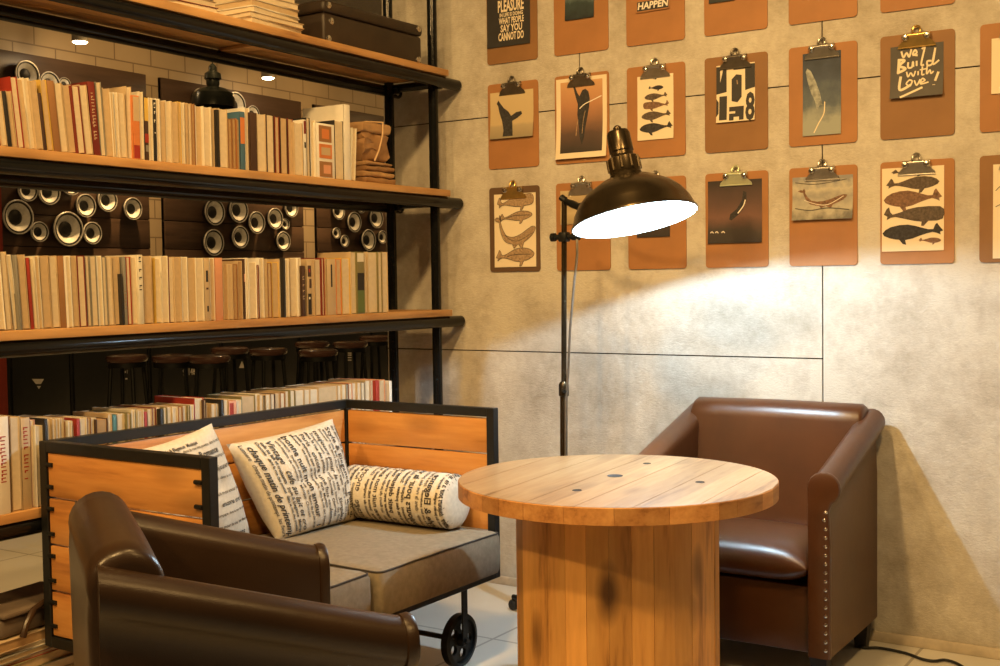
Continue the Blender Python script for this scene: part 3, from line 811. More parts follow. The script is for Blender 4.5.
ROW_L = [
    (-4, 8, 417, 'white', C, dict(name='white spined magazine with red marks at the left end of the lower shelf', short='red marked white magazine', spine=1, art=art_title(13, 'cover_red', .3, .8))),
    (8.3, 9.7, 417, 'maroon', C, {}), (10, 20, 417, 'cream', C, {}),
    (20.3, 29.5, 418, 'tan', C, dict(name='tan book with red vertical lettering on the lower shelf', short='red lettered tan book', spine=1, art=art_title(14, 'cover_red', .3, .9))),
    (29.8, 34.8, 420, 'pink', C, {}), (35.2, 44, 425, 'cream', C, {}),
    (44.3, 47.2, 419, 'black', C, dict(name='black covered book just above the left corner of the bench', short='black covered book', spine=1)),
    (47.6, 52, 419, 'cream', C, {}), (52.3, 56, 419, 'tan', C, {}), (56.3, 60, 418.5, 'cream', T, {}), (60.3, 64, 418, 'tan', C, {}),
    (64.4, 68, 421, 'brown', O, {}), (68.2, 72, 421, 'cream', C, {}), (72.2, 76, 421, 'tan', C, {}),
    (76.3, 79.6, 419, 'red', C, dict(name='red topped book left of the dark brown one on the lower shelf', short='red topped book', spine=1)),
    (80, 87, 418, 'cream', C, {}), (87.3, 91, 418, 'brown', T, {}), (91.3, 96, 418, 'cream', C, {}),
    (96.4, 107.6, 419, 'darkbrown', O, dict(name='broad dark brown book above the bench back, left part of lower shelf', short='broad dark brown book')),
    (108, 112, 414, 'cream', C, {}), (112.3, 116.5, 415, 'teal', C, dict(name='teal spined book on the lower shelf', short='teal book', spine=1)),
    (117, 126.6, 413.5, 'tan', C, {}), (127, 131, 413, 'olive', T, {}), (131.4, 135, 410, 'cream', C, {}), (135.3, 137.5, 410, 'olive', C, {}), (138, 143.8, 410, 'cream', T, {}),
    (144.2, 147, 412, 'red', C, dict(name='slim bright red spined book on the lower shelf', short='slim red book', spine=1)),
    (147.4, 152, 409, 'tan', C, {}), (152.3, 156, 408, 'maroon', T, {}), (156.3, 160, 407, 'cream', C, {}),
    (160.3, 163, 409, 'black', C, dict(name='slim black spined book between cream books on the lower shelf', short='slim black book', spine=1)),
    (163.3, 167, 407.5, 'olive', C, {}), (167.3, 172.5, 407, 'cream', C, {}), (172.8, 178, 407, 'cream', C, {}),
    (178.4, 182.8, 407, 'brown', T, {}), (183, 187.5, 405.5, 'cream', C, {}), (187.8, 190, 405.5, 'olive', C, {}), (190.3, 193.8, 405, 'cream', C, {}),
    (194.2, 203.6, 398, 'red', C, dict(name='tall book with red cover edge, near the middle of the lower shelf', short='tall red edged book')),
    (204, 206, 400, 'darkbrown', C, {}), (206.3, 211, 405, 'tan', T, {}), (211.3, 216, 404, 'tan', C, {}), (216.3, 220.7, 403.5, 'cream', C, {}),
    (221, 223.4, 400, 'black', C, dict(name='thin black cover edge right of the tall red edged book, lower shelf', short='thin black edged book', spine=1)),
    (223.8, 228.4, 399.5, 'cream', C, {}), (228.7, 236.4, 401, 'salmon', C, dict(name='book with red and pink picture spine on the lower shelf', short='red picture book', spine=1, art=art_block([(.8, .97, .1, .6, 'cover_red'), (.6, .8, .3, .9, 'cover_pink')]))),
    (236.7, 241.3, 400, 'cream', C, {}),
    (241.6, 255, 396, 'olive', T, dict(name='broad dark green topped books above the square cushions, lower shelf', short='broad dark green book')),
    (255.4, 259.5, 394, 'cream', C, {}), (259.8, 263.3, 395, 'tan', C, {}), (263.6, 265.4, 396, 'black', C, {}), (265.7, 270.5, 394.5, 'cream', C, {}), (270.8, 275, 394, 'darkbrown', C, {}),
    (275.3, 280, 393, 'tan', T, {}), (280.4, 285, 393, 'brown', C, {}), (285.4, 290, 391, 'cream', C, {}), (290.3, 295, 390.5, 'olive', C, {}), (295.4, 304, 390, 'cream', C, {}),
    (304.4, 310, 389.5, 'tan', C, {}), (310.3, 318, 389, 'cream', C, {}),
    (318.6, 337.4, 386.5, 'tan', T, dict(name='very broad tan book near the right end of the lower shelf', short='very broad tan book')),
    (337.8, 341.4, 385.5, 'cream', C, {}), (341.8, 346, 384.5, 'tan', C, {}), (346.3, 348.3, 384, 'darkbrown', C, {}), (348.6, 352.4, 383.5, 'salmon', C, {}), (352.7, 357, 383, 'cream', C, {}),
    (357.3, 361, 382.5, 'tan', C, {}), (361.3, 364.8, 382.5, 'grey', C, {}), (365.2, 370, 380.5, 'tan', C, {}), (370.3, 375, 380, 'salmon', T, {}),
    (375.4, 379, 380.5, 'red', C, dict(name='red spined book near the right end of the lower shelf', short='red spined book', spine=1)),
    (379.3, 385, 380, 'salmon', T, {}), (389, 391.6, 381, 'white', C, dict(name='thin white book against the rear post, end of the lower shelf', short='white end book', spine=1)),
]


def lay_row(row, z, py_base, lean_of, shelf, group, xfront, by_top=False):
    spine_books = [i for i, b in enumerate(row) if 'name' in b[5]]
    for i, (p0, p1, ptop, cover, pages, op) in enumerate(row):
        jit = rnd.uniform(-0.006, 0.006)
        if op.get('spine'): jit += 0.004
        x = xfront + jit
        if by_top:
            ya = at(p0, ptop, 0, x)[1]; yb = at(p1, ptop, 0, x)[1]; zt = at((p0 + p1) / 2, ptop, 0, x)[2]
        else:
            ya = at(p0, py_base((p0 + p1) / 2), 0, x)[1]; yb = at(p1, py_base((p0 + p1) / 2), 0, x)[1]
            zt = at((p0 + p1) / 2, ptop, 0, x)[2]
        w = max(0.004, yb - ya - 0.0006); h = max(0.12, zt - z)
        lean = op.get('lean', lean_of((p0 + p1) / 2))
        d = min(0.2, max(0.11, h * 0.72)) + rnd.uniform(-0.01, 0.01)
        d = min(d, x - XR - 0.02)
        if 'name' in op:
            label = op['name']
        else:
            li = max([k for k in spine_books if k < i])
            col = {'paper': 'cream', 'paper_tan': 'tan', 'paper_old': 'brown', 'ink_black': 'black'}[pages]
            size = 'thin ' if w < 0.0125 else ('thick ' if w > 0.021 else '')
            label = f"{size}{col} book, {ORD[i - li - 1]} right of the {row[li][5]['short']}, {shelf}"
        zz = z + (0.0 if lean <= 0 else 0.0) + (w * math.sin(abs(lean)) if lean < 0 else 0.0) + 0.0004
        cov = cover if op.get('spine') else (cover if cover not in ('cream',) else rnd.choice(['cream', 'white', 'tan', 'cream', 'tan']))
        if lean > 0:      # leans to the left: pivot on its left lower corner
            pass
        put_book(w, h, d, cov, pages, x, ya, zz, lean, label, group, bool(op.get('spine')), op.get('art'))


def line(x0, y0, x1, y1):
    return lambda px: y0 + (y1 - y0) * (px - x0) / (x1 - x0)


ztop = [z + TH for z in ZB]


def lean_m(px):
    return float(np.interp(px, [0, 45, 95, 105, 126, 133, 400], [0.10, 0.095, 0.09, 0.06, 0.03, 0.0, 0.0]))


def lean_b(px):
    return float(np.interp(px, [0, 14, 35, 60, 95, 125, 160, 400], [0.06, 0.06, 0.05, 0.03, 0.025, 0.02, 0.0, 0.0]))


lay_row(ROW_M, ztop[1], line(0, 146.5, 400, 186), lean_m, 'upper shelf', 'books on the upper shelf', 0.088)
lay_row(ROW_B, ztop[2], line(0, 333, 400, 314), lean_b, 'middle shelf', 'books on the middle shelf', 0.088)
lay_row(ROW_L, ztop[3], None, lambda px: 0.0, 'lower shelf', 'books on the lower shelf', 0.086, True)


def flat_book(name, label, group, cx, cyy, z, L, W, H, rz, cover, pages):
    t = thing(name, label, 'book', (cx, cyy, z), rz, group)
    a = MB(); cv = 'cover_' + cover; c = min(0.0018, H * 0.12)
    a.span(-W / 2, W / 2, -L / 2, L / 2, 0, c, cv); a.span(-W / 2, W / 2, -L / 2, L / 2, H - c, H, cv); a.span(-W / 2, -W / 2 + 0.002, -L / 2, L / 2, 0, H, cv)
    a.build('cover', t)
    b = MB(); b.span(-W / 2 + 0.002, W / 2 - 0.003, -L / 2 + 0.003, L / 2 - 0.003, c, H - c, pages); b.build('page_block', t)
    return t


# flat stacks on the top shelf
z = ztop[0] + 0.0005
for k, (H, rz, L, W, dx, cov, pg) in enumerate([(0.020, 0.62, 0.24, 0.17, 0, 'cream', C), (0.016, 0.56, 0.24, 0.17, 0.004, 'tan', C), (0.018, 0.66, 0.23, 0.165, -0.002, 'white', C),
                                                 (0.022, 0.60, 0.22, 0.16, 0.0, 'cream', T), (0.020, 0.52, 0.22, 0.155, 0.0, 'tan', C), (0.024, 0.58, 0.2, 0.15, 0.0, 'cream', C)]):
    flat_book('book', f'pale book lying in the flat stack beside the suitcase, {["lowest", "second from the bottom", "third from the bottom", "fourth from the bottom", "fifth from the bottom", "topmost, cut by the photo edge"][k]}',
              'books lying flat on the top shelf', -0.005 + dx, -0.985, z, L, W, H, rz - 0.56, cov, pg)
    z += H + 0.0004
z = ztop[0] + 0.0005
for k, (H, rz, cov, pg) in enumerate([(0.018, -0.1, 'maroon', C), (0.022, 0.05, 'tan', C)]):
    flat_book('book', f'{["dark red covered", "tan covered upper"][k]} book lying flat at the left end of the top shelf', 'books lying flat on the top shelf', -0.005, -1.36, z, 0.26, 0.16, H, rz, cov, pg)
    z += H + 0.0004

# suitcase
t = thing('suitcase', 'old dark brown suitcase with metal studs on the top shelf', 'suitcase', (-0.03, -0.46, ztop[0] + 0.0005), -0.03)
mb = MB(); mb.box((0, 0, 0.054), (0.165, 0.525, 0.108), 'leather_case', 0.012, 3); mb.build('body', t)
mb = MB(); mb.box((0, 0, 0.129), (0.171, 0.531, 0.040), 'leather_case', 0.012, 3); mb.build('lid', t)
for (yy, zz) in [(-0.225, 0.082), (-0.24, 0.132), (0.24, 0.132), (0.24, 0.022), (-0.24, 0.022)]:
    mb = MB(); mb.lathe([(0.012, 0.0), (0.011, 0.004), (0.006, 0.006), (0.001, 0.0065)], 'chrome', 16, Matrix.Translation((0.0815 if zz < 0.11 else 0.0845, yy, zz)) @ Matrix.Rotation(PI / 2, 4, 'Y'))
    mb.build('stud', t)

# kraft parcel and folded paper beside it
PK = at(373, 181, 0, 0.03)


def crumple(mb, c, s, m, amp, seed, n=8):
    t = bmesh.new(); bmesh.ops.create_cube(t, size=1.0)
    bmesh.ops.subdivide_edges(t, edges=list(t.edges), cuts=n, use_grid_fill=True)
    for v in t.verts:
        q = v.co.copy()
        k = 1 - 0.12 * (abs(q.x) * 2) ** 4 * (abs(q.z) * 2) ** 4
        p = Vector((q.x * s[0] * k, q.y * s[1] * k, q.z * s[2]))
        nz = mnoise.noise_vector(Vector((p.x * 22 + seed, p.y * 22, p.z * 40)))
        v.co = p + nz * amp + Vector(c)
    zmin = min(v.co.z for v in t.verts); base = c[2] - s[2] / 2
    for v in t.verts:
        if v.co.z < base: v.co.z = base
    t.verts.index_update()
    mb.add([v.co.copy() for v in t.verts], [[v.index for v in f.verts] for f in t.faces], m, True)
    t.free()


yc = -0.475
t = thing('paper_stack', 'stack of folded brown kraft paper under the tied parcel, upper shelf', 'paper', (-0.02, yc, ztop[1] + 0.0005))
for k, (zz, hh, m) in enumerate([(0.011, 0.022, 'kraft'), (0.033, 0.020, 'kraft_pale'), (0.053, 0.018, 'kraft'), (0.070, 0.014, 'kraft_pale')]):
    mb = MB(); crumple(mb, (0, (-1) ** k * 0.003, zz), (0.19, 0.165 - 0.006 * k, hh), m, 0.005, 3.1 * k); mb.build('folded_sheet', t)
t = thing('paper_parcel', 'crumpled brown paper parcel tied with string on the folded kraft paper', 'parcel', (-0.02, yc - 0.012, ztop[1] + 0.0785))
mb = MB(); crumple(mb, (0, 0, 0.05), (0.17, 0.135, 0.10), 'kraft', 0.016, 11.3); crumple(mb, (0, 0.002, 0.116), (0.178, 0.15, 0.036), 'kraft_pale', 0.007, 17.7); mb.build('wrapping', t)
mb = MB(); mb.tube([(0.094, -0.02, 0.0), (0.099, 0.0, 0.04), (0.101, 0.018, 0.09), (0.098, 0.026, 0.137), (0.02, 0.028, 0.147), (-0.09, 0.03, 0.137)], 0.003, 'string', 6); mb.build('string', t)

# things on the lowest board, bottom left of the photo
z = ztop[4] + 0.0005
mags = [(0.026, 0.30, 'tan', T, 0.10), (0.024, 0.31, 'grey', C, 0.02), (0.025, 0.28, 'olive', T, 0.16), (0.010, 0.29, 'red', C, 0.06), (0.014, 0.30, 'grey', T, 0.12), (0.012, 0.30, 'white', C, -0.05), (0.026, 0.30, 'tan', O, 0.1)]
for k, (H, L, cov, pg, rz) in enumerate(mags):
    flat_book('magazine', f'worn magazine in the flat pile at the bottom left, {["lowest", "second up", "third up", "red covered fourth up", "fifth up", "white sixth up", "tan topmost"][k]}', 'magazines piled at the bottom left',
              -0.005, -1.90, z, L, 0.205, H, rz, cov, pg)
    z += H + 0.0005
t = thing('satchel', 'worn grey brown satchel with a strap handle lying on the magazine pile', 'bag', (-0.01, -1.885, z + 0.0005), 0.12)
mb = MB(); mb.box((0, 0, 0.026), (0.19, 0.30, 0.052), 'satchel_grey', 0.016, 3); mb.build('body', t)
mb = MB(); mb.box((0.01, 0, 0.058), (0.19, 0.29, 0.012), 'satchel_grey', 0.005, 2); mb.build('flap', t)
mb = MB(); mb.tube([(0.116, -0.10, 0.0), (0.118, -0.09, 0.03), (0.110, -0.06, 0.058), (0.104, 0.0, 0.074), (0.106, 0.05, 0.066)], 0.008, 'leather_dark', 8); mb.build('handle', t)

# ------------------------------------------------------------------ clipboards and their prints
PITCHX, BW, BH = 0.2906, 0.2195, 0.3155
BX0 = [0.2185 + PITCHX * i for i in range(7)]
BZ0 = [1.962, 1.5725, 1.1875]
ROWN = ['top row', 'middle row', 'bottom row']
BOARDM = {(0, 0): 'hardboard_brown', (2, 0): 'hardboard_dark', (1, 3): 'hardboard_brown', (1, 5): 'hardboard_brown', (2, 6): 'hardboard_brown'}
CLIPM = {(1, 5): 'clip_brass', (2, 3): 'clip_pale', (2, 0): 'clip_brass', (1, 0): 'clip_dark_steel', (1, 1): 'clip_dark_steel', (1, 3): 'clip_dark_steel'}
SHOWN = {(0, 0): 'with a black lettered poster', (0, 1): 'with a small dark teal photo', (0, 2): 'with a HAPPEN print', (0, 3): 'bare below a dark photo edge',
         (0, 4): 'cut by the photo top, above the blue whale photo', (0, 5): 'cut by the photo top, above the handwritten slogan', (0, 6): 'at the top right corner',
         (1, 0): 'holding the breaching whale photo', (1, 1): 'holding the large orange bordered picture', (1, 2): 'holding the tall whale size chart', (1, 3): 'holding the black and white typographic poster',
         (1, 4): 'holding the tall blue whale photo', (1, 5): 'holding the handwritten slogan', (1, 6): 'at the right edge, middle row',
         (2, 0): 'dark, holding four sketched whales', (2, 1): 'half hidden behind the lamp pole', (2, 2): 'half hidden behind the lamp shade', (2, 3): 'holding the dark red seascape with pale clip',
         (2, 4): 'holding the small whale watercolour', (2, 5): 'holding the chart of five dark whales', (2, 6): 'at the right edge, bottom row'}
proto = {}
for r in range(3):
    for c in range(7):
        x0, z0 = BX0[c], BZ0[r]
        t = thing('clipboard', f'brown hardboard clipboard {SHOWN[(r, c)]}, {ROWN[r]}' if 'row' not in SHOWN[(r, c)] else f'brown hardboard clipboard {SHOWN[(r, c)]}', 'clipboard', (x0, 0, z0), group='clipboards on the concrete wall')
        tilt = rnd.uniform(-0.006, 0.006)
        bm_ = BOARDM.get((r, c), 'hardboard')
        mb = MB()
        rr = 0.011; poly = []
        for cx, cz, a0 in [(BW - rr, rr, -PI / 2), (BW - rr, BH - rr, 0), (rr, BH - rr, PI / 2), (rr, rr, PI)]:
            for k in range(5):
                a = a0 + k * PI / 8; poly.append((cx + rr * math.cos(a), cz + rr * math.sin(a)))
        mb.prism(poly, lambda u, v, w: Vector((u, -0.001 - w, v)), 0.0035, bm_); mb.build('board', t)
        cm = CLIPM.get((r, c), 'clip_steel')
        mb = MB(); xc = BW / 2
        pl = lambda u, v, w: Vector((xc + u, -0.0062 - 0.010 * max(0, min(1, (v - BH + 0.045) / 0.04)) - w, v))
        # sprung jaw: pressed plate, wide lip below, narrow towards the coil
        zl = BH - 0.043
        plate = [(-0.056, zl), (0.056, zl), (0.054, zl + 0.008), (0.036, zl + 0.024), (0.030, zl + 0.040), (-0.030, zl + 0.040), (-0.036, zl + 0.024), (-0.054, zl + 0.008)]
        mb.prism(plate, pl, 0.0016, cm)
        mb.tube([(xc - 0.056, -0.0082, zl), (xc + 0.056, -0.0082, zl)], 0.0022, cm, 8)
        mb.tube([(xc - 0.040, -0.0115, zl + 0.036), (xc + 0.040, -0.0115, zl + 0.036)], 0.0068, cm, 14)
        cl = mb.build('clip', t)
        mb = MB(); mb.tube([(xc + 0.0115 * math.cos(q), -0.014 + 0.004 * math.sin(q), zl + 0.050 + 0.013 * math.sin(q)) for q in np.linspace(-0.5, PI + 0.5, 17)], 0.0036, cm, 8); mb.build('hanging_loop', cl)
        for s in (-1, 1):
            mb = MB(); mb.lathe([(0.011, -0.001), (0.0105, 0.004), (0.007, 0.008), (0.001, 0.009)], 'chrome', 14, Matrix.Translation((xc + s * 0.032, -0.016, zl + 0.030)) @ Matrix.Rotation(PI / 2, 4, 'X')); mb.build('rivet', cl)

PLY = -0.0056   # front of the sheets


def sheet(name, label, r, c, px, mat, art=None, cat='print', curl=0.004, name_mat=None, frame=None):
    """px = (left, right, top, bottom) pixels of the sheet in the photograph -> a real sheet of paper under the clip"""
    x0 = at(px[0], (px[2] + px[3]) / 2, 1, PLY)[0]; x1 = at(px[1], (px[2] + px[3]) / 2, 1, PLY)[0]
    zt = at((px[0] + px[1]) / 2, px[2], 1, PLY)[2]; zb = at((px[0] + px[1]) / 2, px[3], 1, PLY)[2]
    w, h = x1 - x0, zt - zb

    def P(u, v, lift=0.0):   # u, v in 0..1 from the lower left
        d = curl * max(0.0, 1 - v * 1.6) ** 2
        return Vector((u * w, -d - lift, v * h))
    mb = MB(); nn = 14
    vs = []; fs = []
    for k in range(nn + 1):
        vs += [P(0, k / nn), P(1, k / nn)]
    o0 = len(vs)
    for k in range(nn + 1):
        vs += [P(0, k / nn) + Vector((0, 0.0004, 0)), P(1, k / nn) + Vector((0, 0.0004, 0))]
    for k in range(nn):
        fs.append([2 * k, 2 * k + 1, 2 * k + 3, 2 * k + 2]); fs.append([o0 + 2 * k, o0 + 2 * k + 2, o0 + 2 * k + 3, o0 + 2 * k + 1])
    fs += [[2 * k, 2 * k + 2, o0 + 2 * k + 2, o0 + 2 * k] for k in range(nn)] + [[2 * k + 1, o0 + 2 * k + 1, o0 + 2 * k + 3, 2 * k + 3] for k in range(nn)]
    fs += [[0, o0, o0 + 1, 1], [2 * nn, 2 * nn + 1, o0 + 2 * nn + 1, o0 + 2 * nn]]
    if callable(mat): mat = mat(w, h)
    mb.add(vs, fs, mat)
    if art:
        art(mb, P, w, h)
    o = mb.build(name, recalc=False, loc=(x0, PLY, zb))
    return tag(o, label, cat)


def field(mb, P, poly, m, lift=0.0005):
    n = len(poly); mb.add([P(u, v, lift) for u, v in poly], [list(range(n))], m)


def strip(mb, P, u0, u1, v0, v1, m, lift=0.0005, n=8):
    vs = []; fs = []
    for k in range(n + 1):
        v = v0 + (v1 - v0) * k / n; vs += [P(u0, v, lift), P(u1, v, lift)]
    for k in range(n):
        fs.append([2 * k, 2 * k + 1, 2 * k + 3, 2 * k + 2])
    mb.add(vs, fs, m)


# whale outlines, head to the right, length 1
W_BODY = [(0.0, .02), (.06, .10), (.10, .16), (.13, .13), (.16, .05), (.24, .05), (.34, .08), (.46, .12), (.58, .145), (.72, .14), (.86, .11), (.95, .06), (1.0, .0),
          (.97, -.05), (.88, -.09), (.78, -.115), (.72, -.12), (.66, -.20), (.60, -.215), (.62, -.13), (.50, -.105), (.38, -.06), (.26, -.02), (.17, .0), (.10, -.02), (.04, -.05), (.05, .0)]
W_SPERM = [(0.0, .04), (.05, .14), (.09, .17), (.11, .08), (.15, .035), (.28, .07), (.40, .12), (.55, .15), (.75, .16), (.93, .15), (.99, .10), (1.0, .02), (.97, -.07), (.88, -.10), (.74, -.10), (.72, -.12),
           (.66, -.19), (.62, -.18), (.63, -.11), (.5, -.09), (.35, -.05), (.2, -.01), (.12, -.02), (.05, -.06), (.06, .0)]
W_ARCH = [(0.0, .30), (.06, .34), (.10, .32), (.13, .38), (.16, .30), (.15, .24), (.20, .10), (.28, -.02), (.40, -.06), (.52, -.05), (.66, .0), (.80, .08), (.92, .14), (1.0, .12), (.98, .05), (.92, -.03),
          (.80, -.12), (.72, -.17), (.68, -.28), (.62, -.25), (.58, -.2), (.48, -.28), (.44, -.2), (.38, -.19), (.26, -.14), (.18, -.02), (.13, .14), (.11, .24), (.05, .26)]
W_BREACH = [(-.04, .0), (-.03, .10), (-.05, .20), (-.08, .30), (-.14, .44), (-.17, .56), (-.20, .60), (-.16, .66), (-.11, .60), (-.04, .52), (.08, .44), (.14, .36), (.26, .42), (.38, .43), (.40, .38), (.30, .32), (.17, .27), (.18, .15), (.20, .0)]
W_DIVE = [(.5, 0), (.56, .10), (.60, .25), (.66, .40), (.72, .55), (.74, .68), (.70, .78), (.60, .82), (.50, .80), (.42, .72), (.36, .76), (.28, .86), (.22, .96), (.16, 1.0), (.20, .90), (.25, .80), (.30, .70), (.36, .60), (.34, .45), (.38, .30), (.42, .12)]


def whale(mb, P, w, h, u, v, length, shape, m, flip=False, rot=0.0, tall=1.0, lift=0.0006):
    """u, v centre as shares of the sheet, length in shares of its width"""
    pts = []
    for a, b in shape:
        x = (a - 0.5) * length * w * (-1 if flip else 1); y = b * length * w * tall
        x, y = x * math.cos(rot) - y * math.sin(rot), x * math.sin(rot) + y * math.cos(rot)
        pts.append((u + x / w, v + y / h))
    field(mb, P, pts, m, lift)


def words(mb, P, w, h, body, u0, u1, v0, v1, m, shear=0.0, bold=0.02, lift=0.0007):
    vs, fs, tw = text_polys(body, 1.0, shear, bold)
    mb.add([P(u0 + (u1 - u0) * x / tw, v0 + (v1 - v0) * y / 0.70, lift) for x, y in vs], fs, m)


def stroke(mb, P, w, h, pts, wid, m, lift=0.0008):
    """brush stroke through (u, v) points"""
    p = [Vector((a * w, b * h)) for a, b in pts]; q = []
    for i in range(len(p) - 1):      # catmull-rom
        p0, p1, p2, p3 = p[max(i - 1, 0)], p[i], p[i + 1], p[min(i + 2, len(p) - 1)]
        for k in range(6):
            s = k / 6
            q.append(0.5 * ((2 * p1) + (p2 - p0) * s + (2 * p0 - 5 * p1 + 4 * p2 - p3) * s * s + (3 * p1 - p0 - 3 * p2 + p3) * s ** 3))
    q.append(p[-1]); vs = []
    for i, a in enumerate(q):
        d = (q[min(i + 1, len(q) - 1)] - q[max(i - 1, 0)])
        d = d.normalized() if d.length > 1e-9 else Vector((1, 0))
        nrm = Vector((-d.y, d.x)) * wid / 2
        for e in (a + nrm, a - nrm):
            vs.append(P(e.x / w, e.y / h, lift + 0.00001 * i))
    mb.add(vs, [[2 * i, 2 * i + 1, 2 * i + 3, 2 * i + 2] for i in range(len(q) - 1)], m)


# top row
def a_pleasure(mb, P, w, h):
    for body, v0, v1, u0, u1 in [('THE GREAT', .62, .70, .30, .84), ('PLEASURE', .44, .58, .26, .86), ('IN LIFE IS DOING', .375, .42, .30, .84), ('WHAT PEOPLE', .285, .36, .28, .86), ('SAY YOU', .185, .27, .32, .82), ('CANNOT DO', .075, .17, .27, .86)]:
        words(mb, P, w, h, body, u0, u1, v0, v1, 'print_cream', 0, 0.03)


sheet('poster', 'black poster with cream hand lettering PLEASURE and PEOPLE SAY YOU CANNOT DO', 0, 0, (487, 530, -34, 46), 'print_black', a_pleasure)
grad('photo_teal', [(0.0, (.012, .018, .022)), (0.35, (.03, .055, .06)), (0.7, (.16, .24, .25)), (1.0, (.04, .08, .09))], 2, 0, .16, .3, 30)
sheet('print', 'small dark teal underwater photo on the top row clipboard', 0, 1, (565, 594, -30, 19), 'photo_teal')


def a_happen(mb, P, w, h):
    strip(mb, P, .04, .98, .03, .24, 'print_black', 0.0004)
    words(mb, P, w, h, 'HAPPEN', .06, .97, .07, .22, 'print_white', .1, .03)


sheet('print', 'orange brown card with white HAPPEN lettering on the top row', 0, 2, (636, 669.5, -34, 11), 'hardboard', a_happen)
sheet('print', 'dark photo cut by the photo top, right of the HAPPEN card', 0, 3, (709, 735, -40, 2), 'photo_teal')
# middle row
grad('photo_breach', [(0.0, (.30, .25, .16)), (0.28, (.42, .34, .21)), (0.34, (.55, .43, .24)), (1.0, (.60, .48, .28))], 2, 0, .16, .06, 18)


def a_breach(mb, P, w, h):
    whale(mb, P, w, h, .84, .04, .98, W_BREACH, 'whale_dark', tall=1.12)


sheet('print', 'whale breaching in a pale sea photo, leftmost in the middle row', 1, 0, (490.5, 533.5, 91, 138), 'photo_breach', a_breach, curl=.010)
grad('photo_sunset', [(0.0, (.03, .026, .024)), (0.25, (.10, .06, .045)), (0.6, (.45, .22, .11)), (1.0, (.62, .36, .17))], 2, .02, .29, .10, 9)


def a_orca(mb, P, w, h):
    strip(mb, P, .09, .92, .07, .955, 'photo_sunset', 0.0004)
    whale(mb, P, w, h, .52, .16, .62, W_DIVE, 'whale_dark', tall=1.9)
    stroke(mb, P, w, h, [(.45, .60), (.56, .66), (.72, .70), (.90, .745)], .0035, 'print_white')
    stroke(mb, P, w, h, [(.40, .28), (.42, .42), (.46, .52)], .003, 'whale_line'); stroke(mb, P, w, h, [(.52, .30), (.54, .46), (.58, .58)], .0025, 'whale_line')


sheet('print', 'large orange sunset picture of a dark figure with pale border, middle row', 1, 1, (556.5, 607, 77, 158), 'print_cream', a_orca, curl=.012)


def a_chart(mb, P, w, h):
    for v, ln, sh, m, fl in [(.94, .10, W_BODY, 'whale_dark', 0), (.80, .42, W_BODY, 'whale_dark', 0), (.665, .64, W_BODY, 'whale_grey', 1), (.525, .72, W_SPERM, 'whale_brown', 1), (.37, .82, W_BODY, 'whale_grey', 1), (.18, .92, W_BODY, 'whale_dark', 1)]:
        whale(mb, P, w, h, .52 if ln > .2 else .5, v, ln, sh, m, flip=bool(fl), tall=.95)


sheet('print', 'tall cream chart of six whales from small to large', 1, 2, (637.5, 673.5, 75, 139.5), 'print_cream', a_chart, curl=.003)


def a_typo(mb, P, w, h):
    for q in [[(.0, .50), (.27, .53), (.27, .98), (.20, .98), (.10, .70), (.10, .98), (.0, .98)], [(.45, .98), (.45, .90), (.75, .90), (.75, .53), (1, .57), (1, .98)],
              [(.40, .36), (.55, .33), (.66, .42), (.66, .80), (.52, .82), (.40, .74)], [(.08, .04), (.28, .04), (.28, .46), (.08, .46)], [(0, .10), (.06, .16), (.06, .36), (0, .42)],
              [(.34, .26), (.72, .26), (.72, .02), (.60, .02), (.60, .08), (.46, .08), (.46, .02), (.34, .02), (.34, .14), (.5, .14), (.5, .18), (.34, .18)]]:
        field(mb, P, q, 'print_black', .0005)
    words(mb, P, w, h, '8', .76, 1.0, .02, .48, 'print_black', 0, .03)
    stroke(mb, P, w, h, [(.52, .42), (.56, .56), (.54, .72)], .004, 'whale_line')


sheet('poster', 'black and white poster of cropped large letters and digits, middle row', 1, 3, (716.5, 755, 64, 121.5), 'print_cream', a_typo, curl=.006)
grad('photo_blue', [(0.2, (.022, .034, .060)), (0.45, (.045, .065, .105)), (0.62, (.09, .12, .15)), (0.85, (.30, .33, .30))], 2, .30, .0, .34, 16)


def a_blue(mb, P, w, h):
    field(mb, P, [(.08, .78), (.12, .82), (.22, .78), (.34, .66), (.46, .50), (.52, .36), (.44, .36), (.38, .30), (.32, .42), (.22, .52), (.13, .66)], 'whale_pale', .0006)
    stroke(mb, P, w, h, [(.30, .03), (.42, .14), (.56, .26), (.58, .40)], .0035, 'print_cream')


sheet('print', 'tall blue underwater photo of a diving pale whale', 1, 4, (802.8, 841, 52, 135), 'photo_blue', a_blue, curl=.003)


